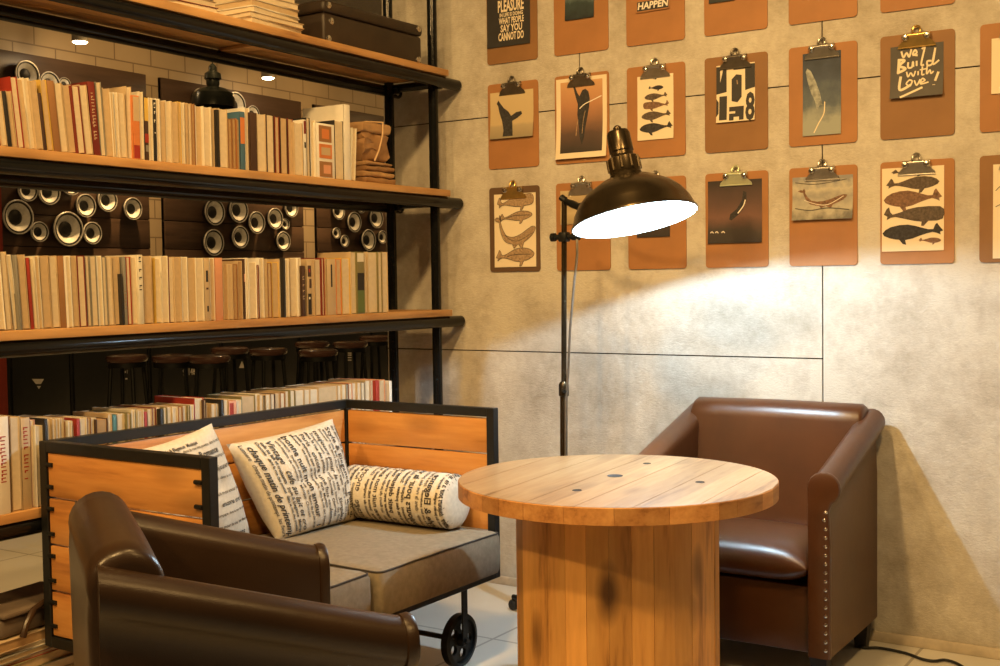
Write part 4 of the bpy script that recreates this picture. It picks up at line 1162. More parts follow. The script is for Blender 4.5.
def a_build(mb, P, w, h):
    S = lambda pts, wid=.0085: stroke(mb, P, w, h, pts, wid * 0.66, 'print_cream')
    # We
    S([(.21, .90), (.25, .78), (.31, .86), (.36, .78), (.40, .92)]); S([(.42, .80), (.50, .84), (.47, .90), (.43, .82), (.52, .79)])
    # Build
    S([(.17, .76), (.15, .48)], .013); S([(.14, .74), (.27, .72), (.17, .63), (.29, .56), (.13, .49)], .012)
    S([(.34, .68), (.34, .58), (.41, .58), (.43, .68), (.44, .58)]); S([(.50, .69), (.50, .59)]); S([(.60, .90), (.66, .97), (.60, .70), (.59, .60), (.64, .60)])
    S([(.78, .66), (.70, .66), (.71, .58), (.80, .62), (.85, .90)]); S([(.85, .90), (.80, .60), (.92, .66)])
    # with
    S([(.31, .50), (.34, .40), (.39, .47), (.44, .40), (.48, .50)], .007); S([(.53, .49), (.53, .41)], .007); S([(.61, .57), (.60, .42), (.65, .42)], .007); S([(.56, .51), (.68, .52)], .006)
    S([(.70, .58), (.69, .42), (.75, .49), (.77, .42), (.82, .46)], .007)
    # Love!
    S([(.20, .42), (.19, .16), (.40, .24)], .012); S([(.37, .34), (.31, .27), (.38, .22), (.42, .31), (.36, .34)], .007); S([(.46, .32), (.51, .22), (.57, .33)], .007)
    S([(.58, .26), (.66, .30), (.61, .34), (.58, .24), (.73, .26)], .007); S([(.91, .44), (.85, .27)], .011); S([(.83, .195), (.83, .205)], .013)
    S([(.20, .01), (.36, .07), (.62, .17)], .010)


sheet('poster', 'grey card with cream handwriting We Build with Love!', 1, 5, (890.5, 943.5, 44.5, 97), 'print_slate', a_build, curl=.012)
sheet('print', 'cream sheet at the right edge of the middle row', 1, 6, (991.5, 1040, 36, 92), 'print_cream', curl=.003)
# bottom row


def a_four(mb, P, w, h):
    for u, v, ln, sh, rot, tall in [(.52, .875, .88, W_SPERM, .10, 1.0), (.52, .68, .80, W_BODY, .12, .85), (.50, .45, .98, W_ARCH, 0, 1.05), (.50, .15, .92, W_BODY, .10, 1.1)]:
        whale(mb, P, w, h, u, v, ln, sh, 'whale_line', rot=rot, tall=tall)
        pts = []
        for a, b in sh + sh[:1]:
            x = (a - 0.5) * ln * w; y = b * ln * w * tall
            pts.append((u + (x * math.cos(rot) - y * math.sin(rot)) / w, v + (x * math.sin(rot) + y * math.cos(rot)) / h))
        stroke(mb, P, w, h, pts, .0016, 'whale_dark', .0009)
    for v in (.67, .14):
        stroke(mb, P, w, h, [(.3, v + .0), (.5, v + .03), (.86, v + .03)], .0030, 'whale_grey', .0010)
    stroke(mb, P, w, h, [(.26, .44), (.4, .37), (.6, .36), (.9, .45)], .0016, 'whale_dark', .0010)


sheet('print', 'cream sheet with four ink sketched whales on the darkest clipboard', 2, 0, (494.5, 536, 193.5, 267), 'print_cream', a_four, curl=.002)
grad('photo_beige', [(0.0, (.35, .27, .15)), (0.3, (.52, .42, .25)), (0.6, (.40, .30, .17)), (1.0, (.58, .47, .28))], 2, 0, .13, .2, 12)
sheet('print', 'beige print behind the top of the lamp pole', 2, 1, (560.5, 600, 190, 224), 'photo_beige', curl=.003)
grad('photo_dusk', [(0.0, (.025, .02, .02)), (0.22, (.045, .035, .032)), (0.42, (.16, .08, .06)), (0.62, (.10, .055, .045)), (1.0, (.02, .018, .018))], 2, 0, .21, .16, 9)
sheet('print', 'dark photo mostly hidden behind the lamp shade', 2, 2, (637, 670, 190, 237), 'photo_dusk', curl=.003)


def a_dusk(mb, P, w, h):
    field(mb, P, [(.40, .38), (.44, .36), (.56, .44), (.66, .54), (.72, .68), (.72, .80), (.66, .82), (.64, .68), (.54, .54), (.42, .46)], 'whale_dark', .0006)
    stroke(mb, P, w, h, [(.56, .47), (.66, .58), (.70, .68)], .004, 'print_white')
    for u in (.05, .14, .26): stroke(mb, P, w, h, [(u, .17), (u + .03, .19), (u + .06, .165)], .003, 'print_white')


sheet('print', 'dark red seascape photo with a leaping whale', 2, 3, (708, 762, 180, 243), 'photo_dusk', a_dusk, curl=.004)
grad('photo_wash', [(0.0, (.12, .115, .10)), (0.3, (.42, .40, .33)), (0.55, (.30, .29, .26)), (0.8, (.50, .47, .38)), (1.0, (.26, .26, .26))], 2, 0, .13, .4, 26)


def a_wash(mb, P, w, h):
    whale(mb, P, w, h, .50, .46, .82, W_ARCH, 'whale_brown', tall=.62)
    stroke(mb, P, w, h, [(.2, .46), (.4, .36), (.6, .34), (.85, .52)], .002, 'print_white')
    stroke(mb, P, w, h, [(.05, .28), (.3, .22), (.6, .26), (.95, .2)], .003, 'print_slate'); stroke(mb, P, w, h, [(.05, .88), (.4, .82), (.9, .9)], .002, 'print_slate')


sheet('print', 'small landscape watercolour of a pinkish whale in grey waves', 2, 4, (792.5, 853, 176, 219.5), 'photo_wash', a_wash, curl=.010)


def a_five(mb, P, w, h):
    whale(mb, P, w, h, .50, .80, .86, W_BODY, 'whale_grey', rot=.05, tall=.9); whale(mb, P, w, h, .50, .62, .94, W_BODY, 'whale_brown', flip=True, tall=1.05)
    whale(mb, P, w, h, .52, .42, .98, W_SPERM, 'whale_grey', tall=.95); whale(mb, P, w, h, .50, .22, .98, W_BODY, 'whale_dark', flip=True, tall=.95); whale(mb, P, w, h, .78, .12, .36, W_BODY, 'whale_brown', tall=.9)
    whale(mb, P, w, h, .5, .94, .7, W_BODY, 'whale_grey', tall=.5)


sheet('print', 'cream chart with five dark whales one above another, at the right', 2, 5, (882, 944, 167, 251), 'print_cream', a_five, curl=.002)
sheet('print', 'cream sketch sheet at the right edge of the bottom row', 2, 6, (993, 1045, 163, 258), 'print_cream', lambda mb, P, w, h: (stroke(mb, P, w, h, [(.05, .72), (.2, .78), (.4, .74)], .002, 'whale_dark'), stroke(mb, P, w, h, [(.05, .55), (.3, .6), (.5, .55)], .002, 'whale_dark')), curl=.002)

# ------------------------------------------------------------------ bench sofa on cart wheels
SX0, SX1, SY0, SY1, SZ = 0.1155, 0.7245, -1.9065, -0.7475, 0.77
TB = 0.027
sofa = thing('bench_sofa', 'wooden crate sofa with black steel frame, grey cushions and cart wheels', 'sofa', ((SX0 + SX1) / 2, (SY0 + SY1) / 2, 0), -0.0108)
OFF = (-(SX0 + SX1) / 2, -(SY0 + SY1) / 2, 0)


def spart(mb, name, parent=sofa, off=True):
    return mb.build(name, parent, loc=OFF if off else None)


mb = MB(); z0 = 0.252
for x in (SX0 + TB / 2, SX1 - TB / 2):
    for y in (SY0 + TB / 2, SY1 - TB / 2):
        mb.box((x, y, (z0 + SZ) / 2), (TB, TB, SZ - z0), 'black_frame', 0.0015, 1)
for y in (SY0 + TB / 2, SY1 - TB / 2):
    mb.box(((SX0 + SX1) / 2, y, SZ - TB / 2), (SX1 - SX0 - 2 * TB, TB, TB), 'black_frame', 0.0015, 1)
    mb.box(((SX0 + SX1) / 2, y, z0 + TB / 2), (SX1 - SX0 - 2 * TB, TB, TB), 'black_frame', 0.0015, 1)
mb.box((SX0 + TB / 2, (SY0 + SY1) / 2, SZ - TB / 2), (TB, SY1 - SY0 - 2 * TB, TB), 'black_frame', 0.0015, 1)
mb.box((SX0 + TB / 2, (SY0 + SY1) / 2, z0 + TB / 2), (TB, SY1 - SY0 - 2 * TB, TB), 'black_frame', 0.0015, 1)
mb.box((SX1 - TB / 2, (SY0 + SY1) / 2, z0 + TB / 2), (TB, SY1 - SY0 - 2 * TB, TB), 'black_frame', 0.0015, 1)
spart(mb, 'frame')
ZPL = [(0.282, 0.392), (0.397, 0.509), (0.514, 0.627), (0.632, 0.7375)]
for zi, (a, b_) in enumerate(ZPL):
    mb = MB(); mb.span(SX0 + 0.004, SX0 + 0.022, SY0 + TB + 0.002, SY1 - TB - 0.002, a, b_, 'sofa_wood', 0.003); spart(mb, 'back_plank')
    for y in (SY0, SY1):
        s = 1 if y == SY0 else -1
        mb = MB(); mb.span(SX0 + TB + 0.002, SX1 - TB - 0.002, y + s * 0.004, y + s * 0.022, a, (b_ + 0.005 if zi == 3 and y == SY0 else b_), 'sofa_wood_cross', 0.003); pk = spart(mb, 'end_plank')
        for x in (SX0 + TB + 0.010, SX1 - TB - 0.010):
            for zz in (a + 0.025, b_ - 0.025):
                mb = MB(); mb.tube([(x - 0.012, y + s * 0.002, zz), (x + 0.012, y + s * 0.002, zz)], 0.0055, 'black_iron', 8); mb.build('bolt', pk)
mb = MB(); mb.span(SX0 + TB + .002, SX1 - TB - .002, SY0 + TB + .002, SY1 - TB - .002, z0 + 0.006, z0 + 0.022, 'sofa_wood', 0.002); spart(mb, 'seat_deck')


def seat_cushion(y0, y1, x1, name='seat_cushion'):
    x0 = SX0 + 0.03; za, zb = z0 + TB + 0.001, 0.402
    mb = MB(); nx, ny = 16, 16; hx, hy = (x1 - x0) / 2, (y1 - y0) / 2; cx, cyy = (x0 + x1) / 2, (y0 + y1) / 2
    rings = []; prof = [(0.985, za), (1.0, za + 0.012), (1.004, (za + zb) / 2), (1.0, zb - 0.016), (0.985, zb - 0.004), (0.95, zb + 0.002)]
    per = []
    rr = 0.02
    for sx, sy, a0 in [(1, -1, -PI / 2), (1, 1, 0), (-1, 1, PI / 2), (-1, -1, PI)]:
        for k in range(5):
            a = a0 + k * PI / 8; per.append((sx * (hx - rr) + rr * math.cos(a), sy * (hy - rr) + rr * math.sin(a)))
    full = []
    for i in range(len(per)):
        p, q = per[i], per[(i + 1) % len(per)]; full.append(p)
        if math.hypot(p[0] - q[0], p[1] - q[1]) > 0.1:
            for k in range(1, 8): full.append((p[0] + (q[0] - p[0]) * k / 8, p[1] + (q[1] - p[1]) * k / 8))
    def zof(x, y, z):
        return z + 0.004 * mnoise.noise(Vector((x * 9 + cyy * 5, y * 9, z * 6)))
    for s, z in prof:
        d = (1 - s) * 0.3
        rings.append([Vector((cx + x * (1 - d / hx if abs(x) > .01 else 1), cyy + y * (1 - d / hy if abs(y) > .01 else 1), zof(x, y, z) if z > za + .001 else z)) for x, y in full])
    for s in (0.86, 0.6, 0.3, 0.02):
        rings.append([Vector((cx + x * s, cyy + y * s, zof(x * s, y * s, zb + 0.002 + 0.012 * (1 - s)))) for x, y in full])
    mb.rings(rings, 'seat_linen', True, True, True)
    o = spart(mb, name)
    mb = MB(); mb.tube([v + Vector((0, 0, 0.001)) for v in rings[4]] + [rings[4][0] + Vector((0, 0, 0.001))], 0.0028, 'piping_dark', 6)
    mb.build('piping', o)
    return o


seat_cushion(-1.362, SY1 - TB - 0.012, 0.757)
seat_cushion(SY0 + TB + 0.006, -1.372, 0.742)
XW = 0.655; RW = 0.079
for wx in (XW, SX0 + 0.08):
    for wy in (-0.872, SY0 + 0.16):
        X = Matrix.Translation((wx, wy, RW)) @ Matrix.Rotation(PI / 2, 4, 'Y')
        mb = MB()
        prof = [(RW - 0.012, -0.014), (RW, -0.011), (RW, 0.011), (RW - 0.012, 0.014), (RW - 0.014, 0.008), (RW - 0.014, -0.008)]
        mb.lathe(prof + [prof[0]], 'black_iron', 40, X)
        # web with five round holes: ring of spokes shaped between the holes
        n = 80; ro, ri = RW - 0.013, 0.018
        for side in (0,):
            web = []
            hole_c, hole_r = 0.042, 0.0155
            seg = []
            inner = []
            NR, NA = 14, 100
            grid = {}
            for i in range(NR + 1):
                for k in range(NA):
                    r_ = ri + (ro - ri) * i / NR; a = 2 * PI * k / NA
                    grid[(i, k)] = (r_ * math.cos(a), r_ * math.sin(a))
            for w_ in (-0.005, 0.005):
                vs = []; fs = []; idx = {}
                for i in range(NR):
                    for k in range(NA):
                        q = [grid[(i, k)], grid[(i + 1, k)], grid[(i + 1, (k + 1) % NA)], grid[(i, (k + 1) % NA)]]
                        mx_, my_ = sum(p[0] for p in q) / 4, sum(p[1] for p in q) / 4
                        if any(math.hypot(mx_ - hole_c * math.cos(b), my_ - hole_c * math.sin(b)) < hole_r for b in [2 * PI * j / 5 + 0.25 for j in range(5)]):
                            continue
                        f = []
                        for p, key in zip(q, [(i, k), (i + 1, k), (i + 1, (k + 1) % NA), (i, (k + 1) % NA)]):
                            if key not in idx:
                                idx[key] = len(vs); vs.append(X @ Vector((p[0], p[1], w_)))
                            f.append(idx[key])
                        fs.append(f)
                mb.add(vs, fs, 'black_iron')
            for j in range(5):
                b = 2 * PI * j / 5 + 0.25
                Xh = X @ Matrix.Translation((hole_c * math.cos(b), hole_c * math.sin(b), 0))
                mb.lathe([(hole_r, -0.006), (hole_r + 0.003, -0.006), (hole_r + 0.003, 0.006), (hole_r, 0.006), (hole_r, -0.006)], 'black_iron', 18, Xh)
        mb.lathe([(0.001, 0.022), (0.014, 0.022), (0.019, 0.012), (0.019, -0.012), (0.014, -0.022), (0.001, -0.022)], 'black_iron', 20, X)
        wheel = spart(mb, 'wheel')
        mb = MB(); xx = wx + 0.021 if wx == XW else wx - 0.021
        mb.box((xx, wy, (RW - 0.012 + z0) / 2), (0.006, 0.026, z0 - RW + 0.012), 'black_iron', 0.001, 1)
        mb.box(((xx + (SX1 - 0.02 if wx == XW else SX0 + 0.02)) / 2, wy, z0 - 0.004), (abs(xx - (SX1 - 0.02 if wx == XW else SX0 + 0.02)) + 0.006, 0.03, 0.007), 'black_iron', 0.001, 1)
        mb.tube([(xx - 0.004, wy, RW), (xx + 0.012, wy, RW)], 0.009, 'black_iron', 6)
        spart(mb, 'wheel_bracket')
for wy in (-0.872, SY0 + 0.16):
    mb = MB(); mb.tube([(SX0 + 0.08, wy, RW), (XW, wy, RW)], 0.008, 'black_iron', 10); spart(mb, 'axle')

# ------------------------------------------------------------------ cushions
LINES = ['Simplement', 'une maison de campagne', 'Style & Elegance', 'petit dejeuner avec creme', 'Chocolat', 'toujours pour la vie', 'Romance', 'les fleurs du jardin anglais', 'Paris', 'cafe au lait et croissants', 'Souvenir',
         'bonne nuit mon amour', 'Lumiere', 'dans la rue des poetes', 'Vintage', 'encore une fois seulement', 'Musique', 'chaque matin de printemps']


def print_lines(mb, S, order, n, seed, m='cushion_ink'):
    """rows of printed words over a surface S(u, v) -> point; lines along u, n rows along v"""
    r2 = random.Random(seed); v = 0.04; i = seed
    while v < 0.95:
        big = (i % 3 == 0); hgt = (0.050 if big else 0.027) * r2.uniform(0.85, 1.15) * 14 / n
        body = (LINES[(i * 5 + seed) % len(LINES)] + '   ' + LINES[(i * 7 + 3) % len(LINES)])
        if not big: body = body + '  ' + LINES[(i * 3 + 1) % len(LINES)]
        shear = r2.choice([0, 0, 0.25]); bold = r2.choice([0.0, 0.008, 0.016]) + (0.004 if big else 0.008)
        vs, fs, tw = text_polys(body, 1.0, shear, bold)
        k = hgt / 0.72 / order
        u0 = 0.03 + 0.04 * r2.random(); umax = 0.97
        keep = {}; out = []
        for j, (x, y) in enumerate(vs):
            out.append((u0 + x * k, v + y * hgt / 0.72))
        ff = [f for f in fs if all(out[j][0] < umax for j in f)]
        used = sorted({j for f in ff for j in f}); mp = {j: q for q, j in enumerate(used)}
        mb.add([S(*out[j]) for j in used], [[mp[j] for j in f] for f in ff], m)
        v += hgt * 1.5; i += 1


def pillow(label, TL, TR, BR, BL, thick, vertical, seed, name='square_cushion', nudge=None):
    TL, TR, BR, BL = map(Vector, (TL, TR, BR, BL)); c0 = (TL + TR + BR + BL) / 4
    nrm = ((TR - BL).cross(TL - BR)).normalized()
    if nrm.x < 0: nrm = -nrm

    def S(u, v, side=1, lift=0.0):
        u_, v_ = min(1, max(0, u)), min(1, max(0, v))
        p = (BL * (1 - u_) + BR * u_) * (1 - v_) + (TL * (1 - u_) + TR * u_) * v_
        e = (16 * u_ * (1 - u_) * v_ * (1 - v_)) ** 0.42
        pin = 0.05 * (math.sin(PI * u_) * (1 - 4 * (v_ - 0.5) ** 2 * 0 - 1) if False else 0)
        p = p + (c0 - p) * 0.05 * (1 - (abs(2 * u_ - 1) ** 2) * (abs(2 * v_ - 1) ** 2)) * (1 - e)
        wr = 0.006 * mnoise.noise(Vector((u_ * 5 + seed, v_ * 5, side * 2.0))) + 0.004 * mnoise.noise(Vector((u_ * 13 + seed, v_ * 13, side)))
        cre = -0.012 * math.exp(-((v_ - 0.52 - 0.1 * (u_ - .5)) / 0.05) ** 2) * math.exp(-((u_ - 0.5) / 0.3) ** 2) if side > 0 else 0
        return p + nrm * side * (thick * e + (wr + cre) * e + lift) - c0
    mb = MB(); n = 28
    for side in (1, -1):
        vs = [S(a / n, b / n, side) for b in range(n + 1) for a in range(n + 1)]
        fs = [[b * (n + 1) + a, b * (n + 1) + a + 1, (b + 1) * (n + 1) + a + 1, (b + 1) * (n + 1) + a] for b in range(n) for a in range(n)]
        mb.add(vs, fs, 'cushion_cloth', True)
    bmesh.ops.remove_doubles(mb.bm, verts=list(mb.bm.verts), dist=0.0004)
    bmesh.ops.recalc_face_normals(mb.bm, faces=list(mb.bm.faces))
    wd = ((TR - TL).length + (BR - BL).length) / 2; ht = ((TL - BL).length + (TR - BR).length) / 2
    if vertical:   # lines run up and down the cushion
        print_lines(mb, lambda u, v: S(v, 1 - u, 1, 0.0022), ht / wd, 15, seed)
    else:
        print_lines(mb, lambda u, v: S(u, v, 1, 0.0022), wd / ht, 15, seed)
    o = mb.build(name, recalc=False, sharp=60, loc=c0)
    return tag(o, label, 'cushion', 'cushions printed with words')


pillow('square cushion with black printed words running down it, middle of the sofa back', (0.205, -1.362, .700), (0.205, -0.905, .725), (0.285, -0.89, .405), (0.27, -1.235, .40), 0.075, True, 2)
pillow('square cushion with printed words, behind the left end post of the sofa', (0.215, -1.70, .725), (0.215, -1.425, .768), (0.20, -1.265, .412), (0.26, -1.68, .412), 0.062, False, 5)

# bolster
BR_, BXa, BXb, BYc, BZc = 0.083, 0.235, 0.662, -0.868, 0.402 + 0.012 + 0.080
mb = MB()


def bol(u, v, lift=0.0):
    """u around (0..1), v along (0..1)"""
    a = -PI / 2 + 2 * PI * u; e = 1.0
    d = min(v, 1 - v)
    if d < 0.055: e = (1 - (1 - d / 0.055) ** 3) ** 0.5 if d > 0 else 0.0
    r_ = BR_ * (0.28 + 0.72 * e) * (1 + 0.02 * math.sin(v * 60) * 0.5) + lift
    if d <= 0: r_ = 0.0
    x = (v - 0.5) * (BXb - BXa)
    z = r_ * math.sin(a); y = r_ * math.cos(a)
    if z < -BR_ * 0.93: z = -BR_ * 0.93
    return Vector((x, y, z))


NU, NV = 48, 40
vv = [0.0] + list(np.linspace(0.004, 0.1, 9)) + list(np.linspace(0.13, 0.87, 20)) + list(np.linspace(0.9, 0.996, 9)) + [1.0]
mb.rings([[bol(k / NU, max(v, 0.0005) if v < .5 else min(v, .9995)) for k in range(NU)] for v in vv], 'cushion_cloth', True, True, True)
bmesh.ops.recalc_face_normals(mb.bm, faces=list(mb.bm.faces))
print_lines(mb, lambda u, v: bol(1 - (0.02 + u * 0.96), 0.005 + v * 1.035, 0.0018), 2 * PI * BR_ / (BXb - BXa), 15, 8)
tag(mb.build('bolster_cushion', recalc=False, sharp=60, loc=((BXa + BXb) / 2, BYc, BZc)), 'round bolster cushion printed with words along the right end of the sofa', 'cushion', 'cushions printed with words')

# ------------------------------------------------------------------ armchairs


def armchair(label, loc, rz, lm):
    t = thing('armchair', label, 'armchair', loc, rz, 'leather armchairs')
    # seat base
    mb = MB(); mb.box((0, -0.005, 0.185), (0.50, 0.33, 0.19), lm, 0.006, 2); mb.build('seat_base', t)
    # seat cushion: crowned, thick rounded front
    mb = MB(); n = 26; x0, x1, y0, y1 = -0.243, 0.243, -0.212, 0.165

    def sc(a, b, top):
        u, v = a * 2 - 1, b * 2 - 1
        e = (1 - abs(u) ** 6) ** 0.5 * (1 - abs(v) ** 6) ** 0.5 if abs(u) < 1 and abs(v) < 1 else 0.0
        z = 0.338 + (0.056 * e + 0.012 * (1 - u * u) * (1 - v * v)) if top else 0.338 - 0.056 * e
        return Vector(((x0 + x1) / 2 + u * (x1 - x0) / 2, (y0 + y1) / 2 + v * (y1 - y0) / 2, z))
    tt = [(1 - math.cos(PI * k / n)) / 2 for k in range(n + 1)]
    for top in (True, False):
        mb.add([sc(a, b, top) for b in tt for a in tt], [[b * (n + 1) + a, b * (n + 1) + a + 1, (b + 1) * (n + 1) + a + 1, (b + 1) * (n + 1) + a] for b in range(n) for a in range(n)], lm, True)
    bmesh.ops.remove_doubles(mb.bm, verts=list(mb.bm.verts), dist=0.0003)
    mb.build('seat_cushion', t, sharp=50)
    # back: sloped pad with a rolled top
    prof = [(0.285, 0.095), (0.297, 0.40), (0.300, 0.66)]
    cyy, cz, r = 0.243, 0.703, 0.057
    for k in range(13):
        a = math.radians(-15 + 192 * k / 12); prof.append((cyy + r * math.cos(a), cz + r * math.sin(a)))
    prof += [(0.183, 0.66), (0.177, 0.60), (0.169, 0.52), (0.160, 0.44), (0.153, 0.36), (0.152, 0.095)]
    mb = MB(); rings = []
    W2 = 0.282
    for x, k in [(-W2, .90), (-W2 + .004, .965), (-W2 + .014, 1.0), (-0.2, 1.0), (-.1, 1.006), (0, 1.01), (.1, 1.006), (0.2, 1.0), (W2 - .014, 1.0), (W2 - .004, .965), (W2, .90)]:
        my, mz = 0.226, 0.45
        rings.append([Vector((x, my + (y - my) * k, 0.095 + (z - 0.095) * (1 - (1 - k) * 0.35))) for y, z in prof])
    mb.rings(rings, lm); bk = mb.build('backrest', t, sharp=50)
    # arms
    for s in (-1, 1):
        def ztop_(y): return float(np.interp(y, [-0.203, -0.165, 0.285], [0.604, 0.612, 0.742]))
        def prof_(y, g=0.0):
            zt = ztop_(y) + g; rr = 0.041 + g; cx = 0.287; cz_ = zt - rr
            p = [(0.247 - g, 0.09), (0.247 - g, cz_ - 0.05), (0.246 - g, cz_)]
            for k in range(1, 13):
                a = math.radians(180 - 240 * k / 12); p.append((cx + rr * math.cos(a), cz_ + rr * math.sin(a)))
            p += [(0.303 + g * .4, cz_ - 0.050), (0.298 + g * .4, cz_ - 0.062), (0.300 + g * .4, cz_ - 0.09), (0.303 + g * .4, cz_ - 0.16), (0.303 + g * .4, 0.09)]
            return p
        mb = MB(); ys = [0.285, 0.24, 0.18, 0.14, 0.08, 0.0, -0.08, -0.16, -0.182]
        mb.rings([[Vector((s * x, y, z)) for x, z in prof_(y)] for y in ys], lm)
        # padded front facing
        fr = [(-0.180, .0), (-0.182, .004), (-0.194, .006), (-0.201, .003), (-0.203, -.004)]
        mb.rings([[Vector((s * x, y, z)) for x, z in prof_(-0.19, g)] for y, g in fr], lm)
        arm = mb.build('arm', t, sharp=50)
        # nail heads along the outer edge of the facing
        pts = [(0.2945, z) for z in np.linspace(0.115, 0.455, 15)] + [(0.291, 0.48), (0.295, 0.502)]
        nm = None
        for x, z in pts:
            if nm is None:
                mb = MB(); mb.lathe([(0.0055, 0.0), (0.0048, 0.0025), (0.0025, 0.004), (0.0005, 0.0044)], 'brass_dark' if lm == 'leather_dark' else 'chrome', 10, Matrix.Rotation(PI / 2, 4, 'X'))
                no = mb.build('nail_head', arm); nm = no.data
            else:
                no = bpy.data.objects.new('nail_head', nm); COL.objects.link(no); no.parent = arm
            no.location = (s * x, -0.2028, z)
    for sx in (-1, 1):
        for sy, l in ((-0.155, 0), (0.25, 0)):
            mb = MB(); mb.rings([[Vector((sx * 0.265 + a * w_, sy + b * w_, z)) for a, b in ((-1, -1), (1, -1), (1, 1), (-1, 1))] for z, w_ in ((0.0, 0.017), (0.098, 0.026))], 'ink_black', smooth=False); mb.build('leg', t)
    return t


armchair('reddish brown leather armchair against the concrete wall behind the round table', (1.372, -0.338, 0), 0.0, 'leather_brown')
_bt = np.array([1.024, -2.414]); _fd = np.array([0.565, 0.825])
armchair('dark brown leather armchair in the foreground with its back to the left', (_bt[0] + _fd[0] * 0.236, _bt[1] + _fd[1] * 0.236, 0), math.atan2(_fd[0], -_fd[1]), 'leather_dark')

# ------------------------------------------------------------------ cable drum table
TX, TY, TZ, TR_ = 1.272, -1.027, 0.64, 0.408
t = thing('round_table', 'round wooden cable drum table in the middle of the seating', 'table', (TX, TY, 0), math.radians(4.8))
mb = MB(); wpl = 0.125; seg = 64


def chord_strip(x0, x1, r):
    """outline of the part of a disc between two parallel lines"""
    x0, x1 = max(-r, x0), min(r, x1); k = 14
    up = [(x, math.sqrt(max(0, r * r - x * x))) for x in np.linspace(x0, x1, k)]
    return up + [(x, -y) for x, y in up[::-1]]


xs = np.arange(-0.4375, 0.44, wpl)
for a in xs:
    if a > TR_ or a + wpl < -TR_: continue
    poly = chord_strip(a + 0.0008, a + wpl - 0.0008, TR_)
    mb.prism(poly, lambda u, v, w: Vector((u, v, TZ - w)), 0.019, 'table_wood')
mb.lathe([(TR_ - 0.03, TZ - 0.0191), (TR_ + 0.0005, TZ - 0.0191), (TR_ + 0.0015, TZ - 0.030), (TR_, TZ - 0.042), (TR_ - 0.03, TZ - 0.042), (0.02, TZ - 0.042), (0.02, TZ - 0.0191), (TR_ - 0.03, TZ - 0.0191)], 'rim_wood', 96)
top = mb.build('tabletop', t)
mb = MB(); ebn = [0.0]; rb = random.Random(4)
while ebn[-1] < 2 * PI - 0.12: ebn.append(ebn[-1] + rb.uniform(0.12, 0.34))
ebn[-1] = 2 * PI
for a0_, a1_ in zip(ebn[:-1], ebn[1:]):      # short blocks of end grain all round the rim
    na = max(3, int((a1_ - a0_) / 0.04))
    rings = [[Vector((r_ * math.cos(a), r_ * math.sin(a), z)) for r_, z in [(TR_ + 0.0022, TZ - 0.041), (TR_ + 0.0022, TZ - 0.0022), (TR_ + 0.0006, TZ - 0.0006), (TR_ - 0.0008, TZ - 0.003), (TR_ - 0.0008, TZ - 0.041)]] for a in np.linspace(a0_ + 0.0012, a1_ - 0.0012, na)]
    mb.rings(rings, 'rim_wood', smooth=True)
mb.build('edge_band', t)
ca, sa = math.cos(-math.radians(4.8)), math.sin(-math.radians(4.8))
for px, py, rr in [(615, 476, 0.021), (647, 463.7, 0.011), (577, 490.5, 0.012), (700, 482.3, 0.012)]:
    p = at(px, py, 2, TZ); dx, dy = p[0] - TX, p[1] - TY; lx, ly = dx * ca - dy * sa, dx * sa + dy * ca
    mb = MB(); mb.lathe([(rr, 0.0006), (rr * 0.96, 0.0012), (rr * 0.9, 0.0004), (0.0006, 0.0003)], 'ink_black', 24, Matrix.Translation((lx, ly, TZ))); mb.build('bolt_hole', top)
# drum of staves
RD = 0.262; ns = 30
mb = MB()
for k in range(ns):
    a0, a1 = 2 * PI * k / ns, 2 * PI * (k + 1) / ns; ro = RD + rnd.uniform(-0.0012, 0.0012)
    pts = [(ro, a0 + 0.0012), (ro, a0 + (a1 - a0) / 4), (ro, (a0 + a1) / 2), (ro, a0 + (a1 - a0) * .75), (ro, a1 - 0.0012), (RD - 0.02, a1), (RD - 0.02, a0)]
    rings = [[Vector((r_ * math.cos(a), r_ * math.sin(a), z)) for r_, a in pts] for z in (0.036, TZ - 0.0425)]
    mb.rings(rings, 'drum_wood', smooth=False)
mb.build('drum', t)
mb = MB(); mb.lathe([(0.001, 0.0), (0.33, 0.0), (0.335, 0.004), (0.335, 0.032), (0.33, 0.036), (0.001, 0.036)], 'rim_wood', 80); mb.build('base_flange', t)

# ------------------------------------------------------------------ floor lamp
PX, PYY = 0.735, -0.375
RC = at(634.6, 220.5, 1, -0.66)
t = thing('floor_lamp', 'dark metal floor lamp with wide dome shade lighting the wall', 'floor lamp', (PX, PYY, 0))
L0 = Vector((-PX, -PYY, 0))
mb = MB(); mb.tube([(0, 0, 0.06), (0.012, -0.004, 0.80)], 0.0125, 'brass_dark', 14); mb.build('lower_pole', t)
mb = MB(); ptop = Vector(at(564.3, 200, 1, PYY)) + L0
mb.tube([(0.012, -0.004, 0.78), (ptop.x, ptop.y, ptop.z + 0.01)], 0.009, 'brass_dark', 14); mb.build('upper_pole', t)
mb = MB(); mb.lathe([(0.0125, 0.0), (0.017, 0.004), (0.017, 0.04), (0.012, 0.05), (0.009, 0.05)], 'brass_dark', 16, Matrix.Translation((0.012, -0.004, 0.77))); mb.tube([(0.012, -0.004, 0.79), (0.03, -0.03, 0.79)], 0.006, 'black_iron', 8); mb.build('collar', t)
base_mb = MB(); base_mb.lathe([(0.001, 0.045), (0.045, 0.045), (0.045, 0.07), (0.02, 0.085), (0.014, 0.12), (0.0125, 0.12)], 'black_iron', 24)
base = base_mb.build('base', t)
cdir = at(513.5, 610, 2, 0.0); a0 = math.atan2(cdir[1] - PYY, cdir[0] - PX); Rf = math.hypot(cdir[1] - PYY, cdir[0] - PX)
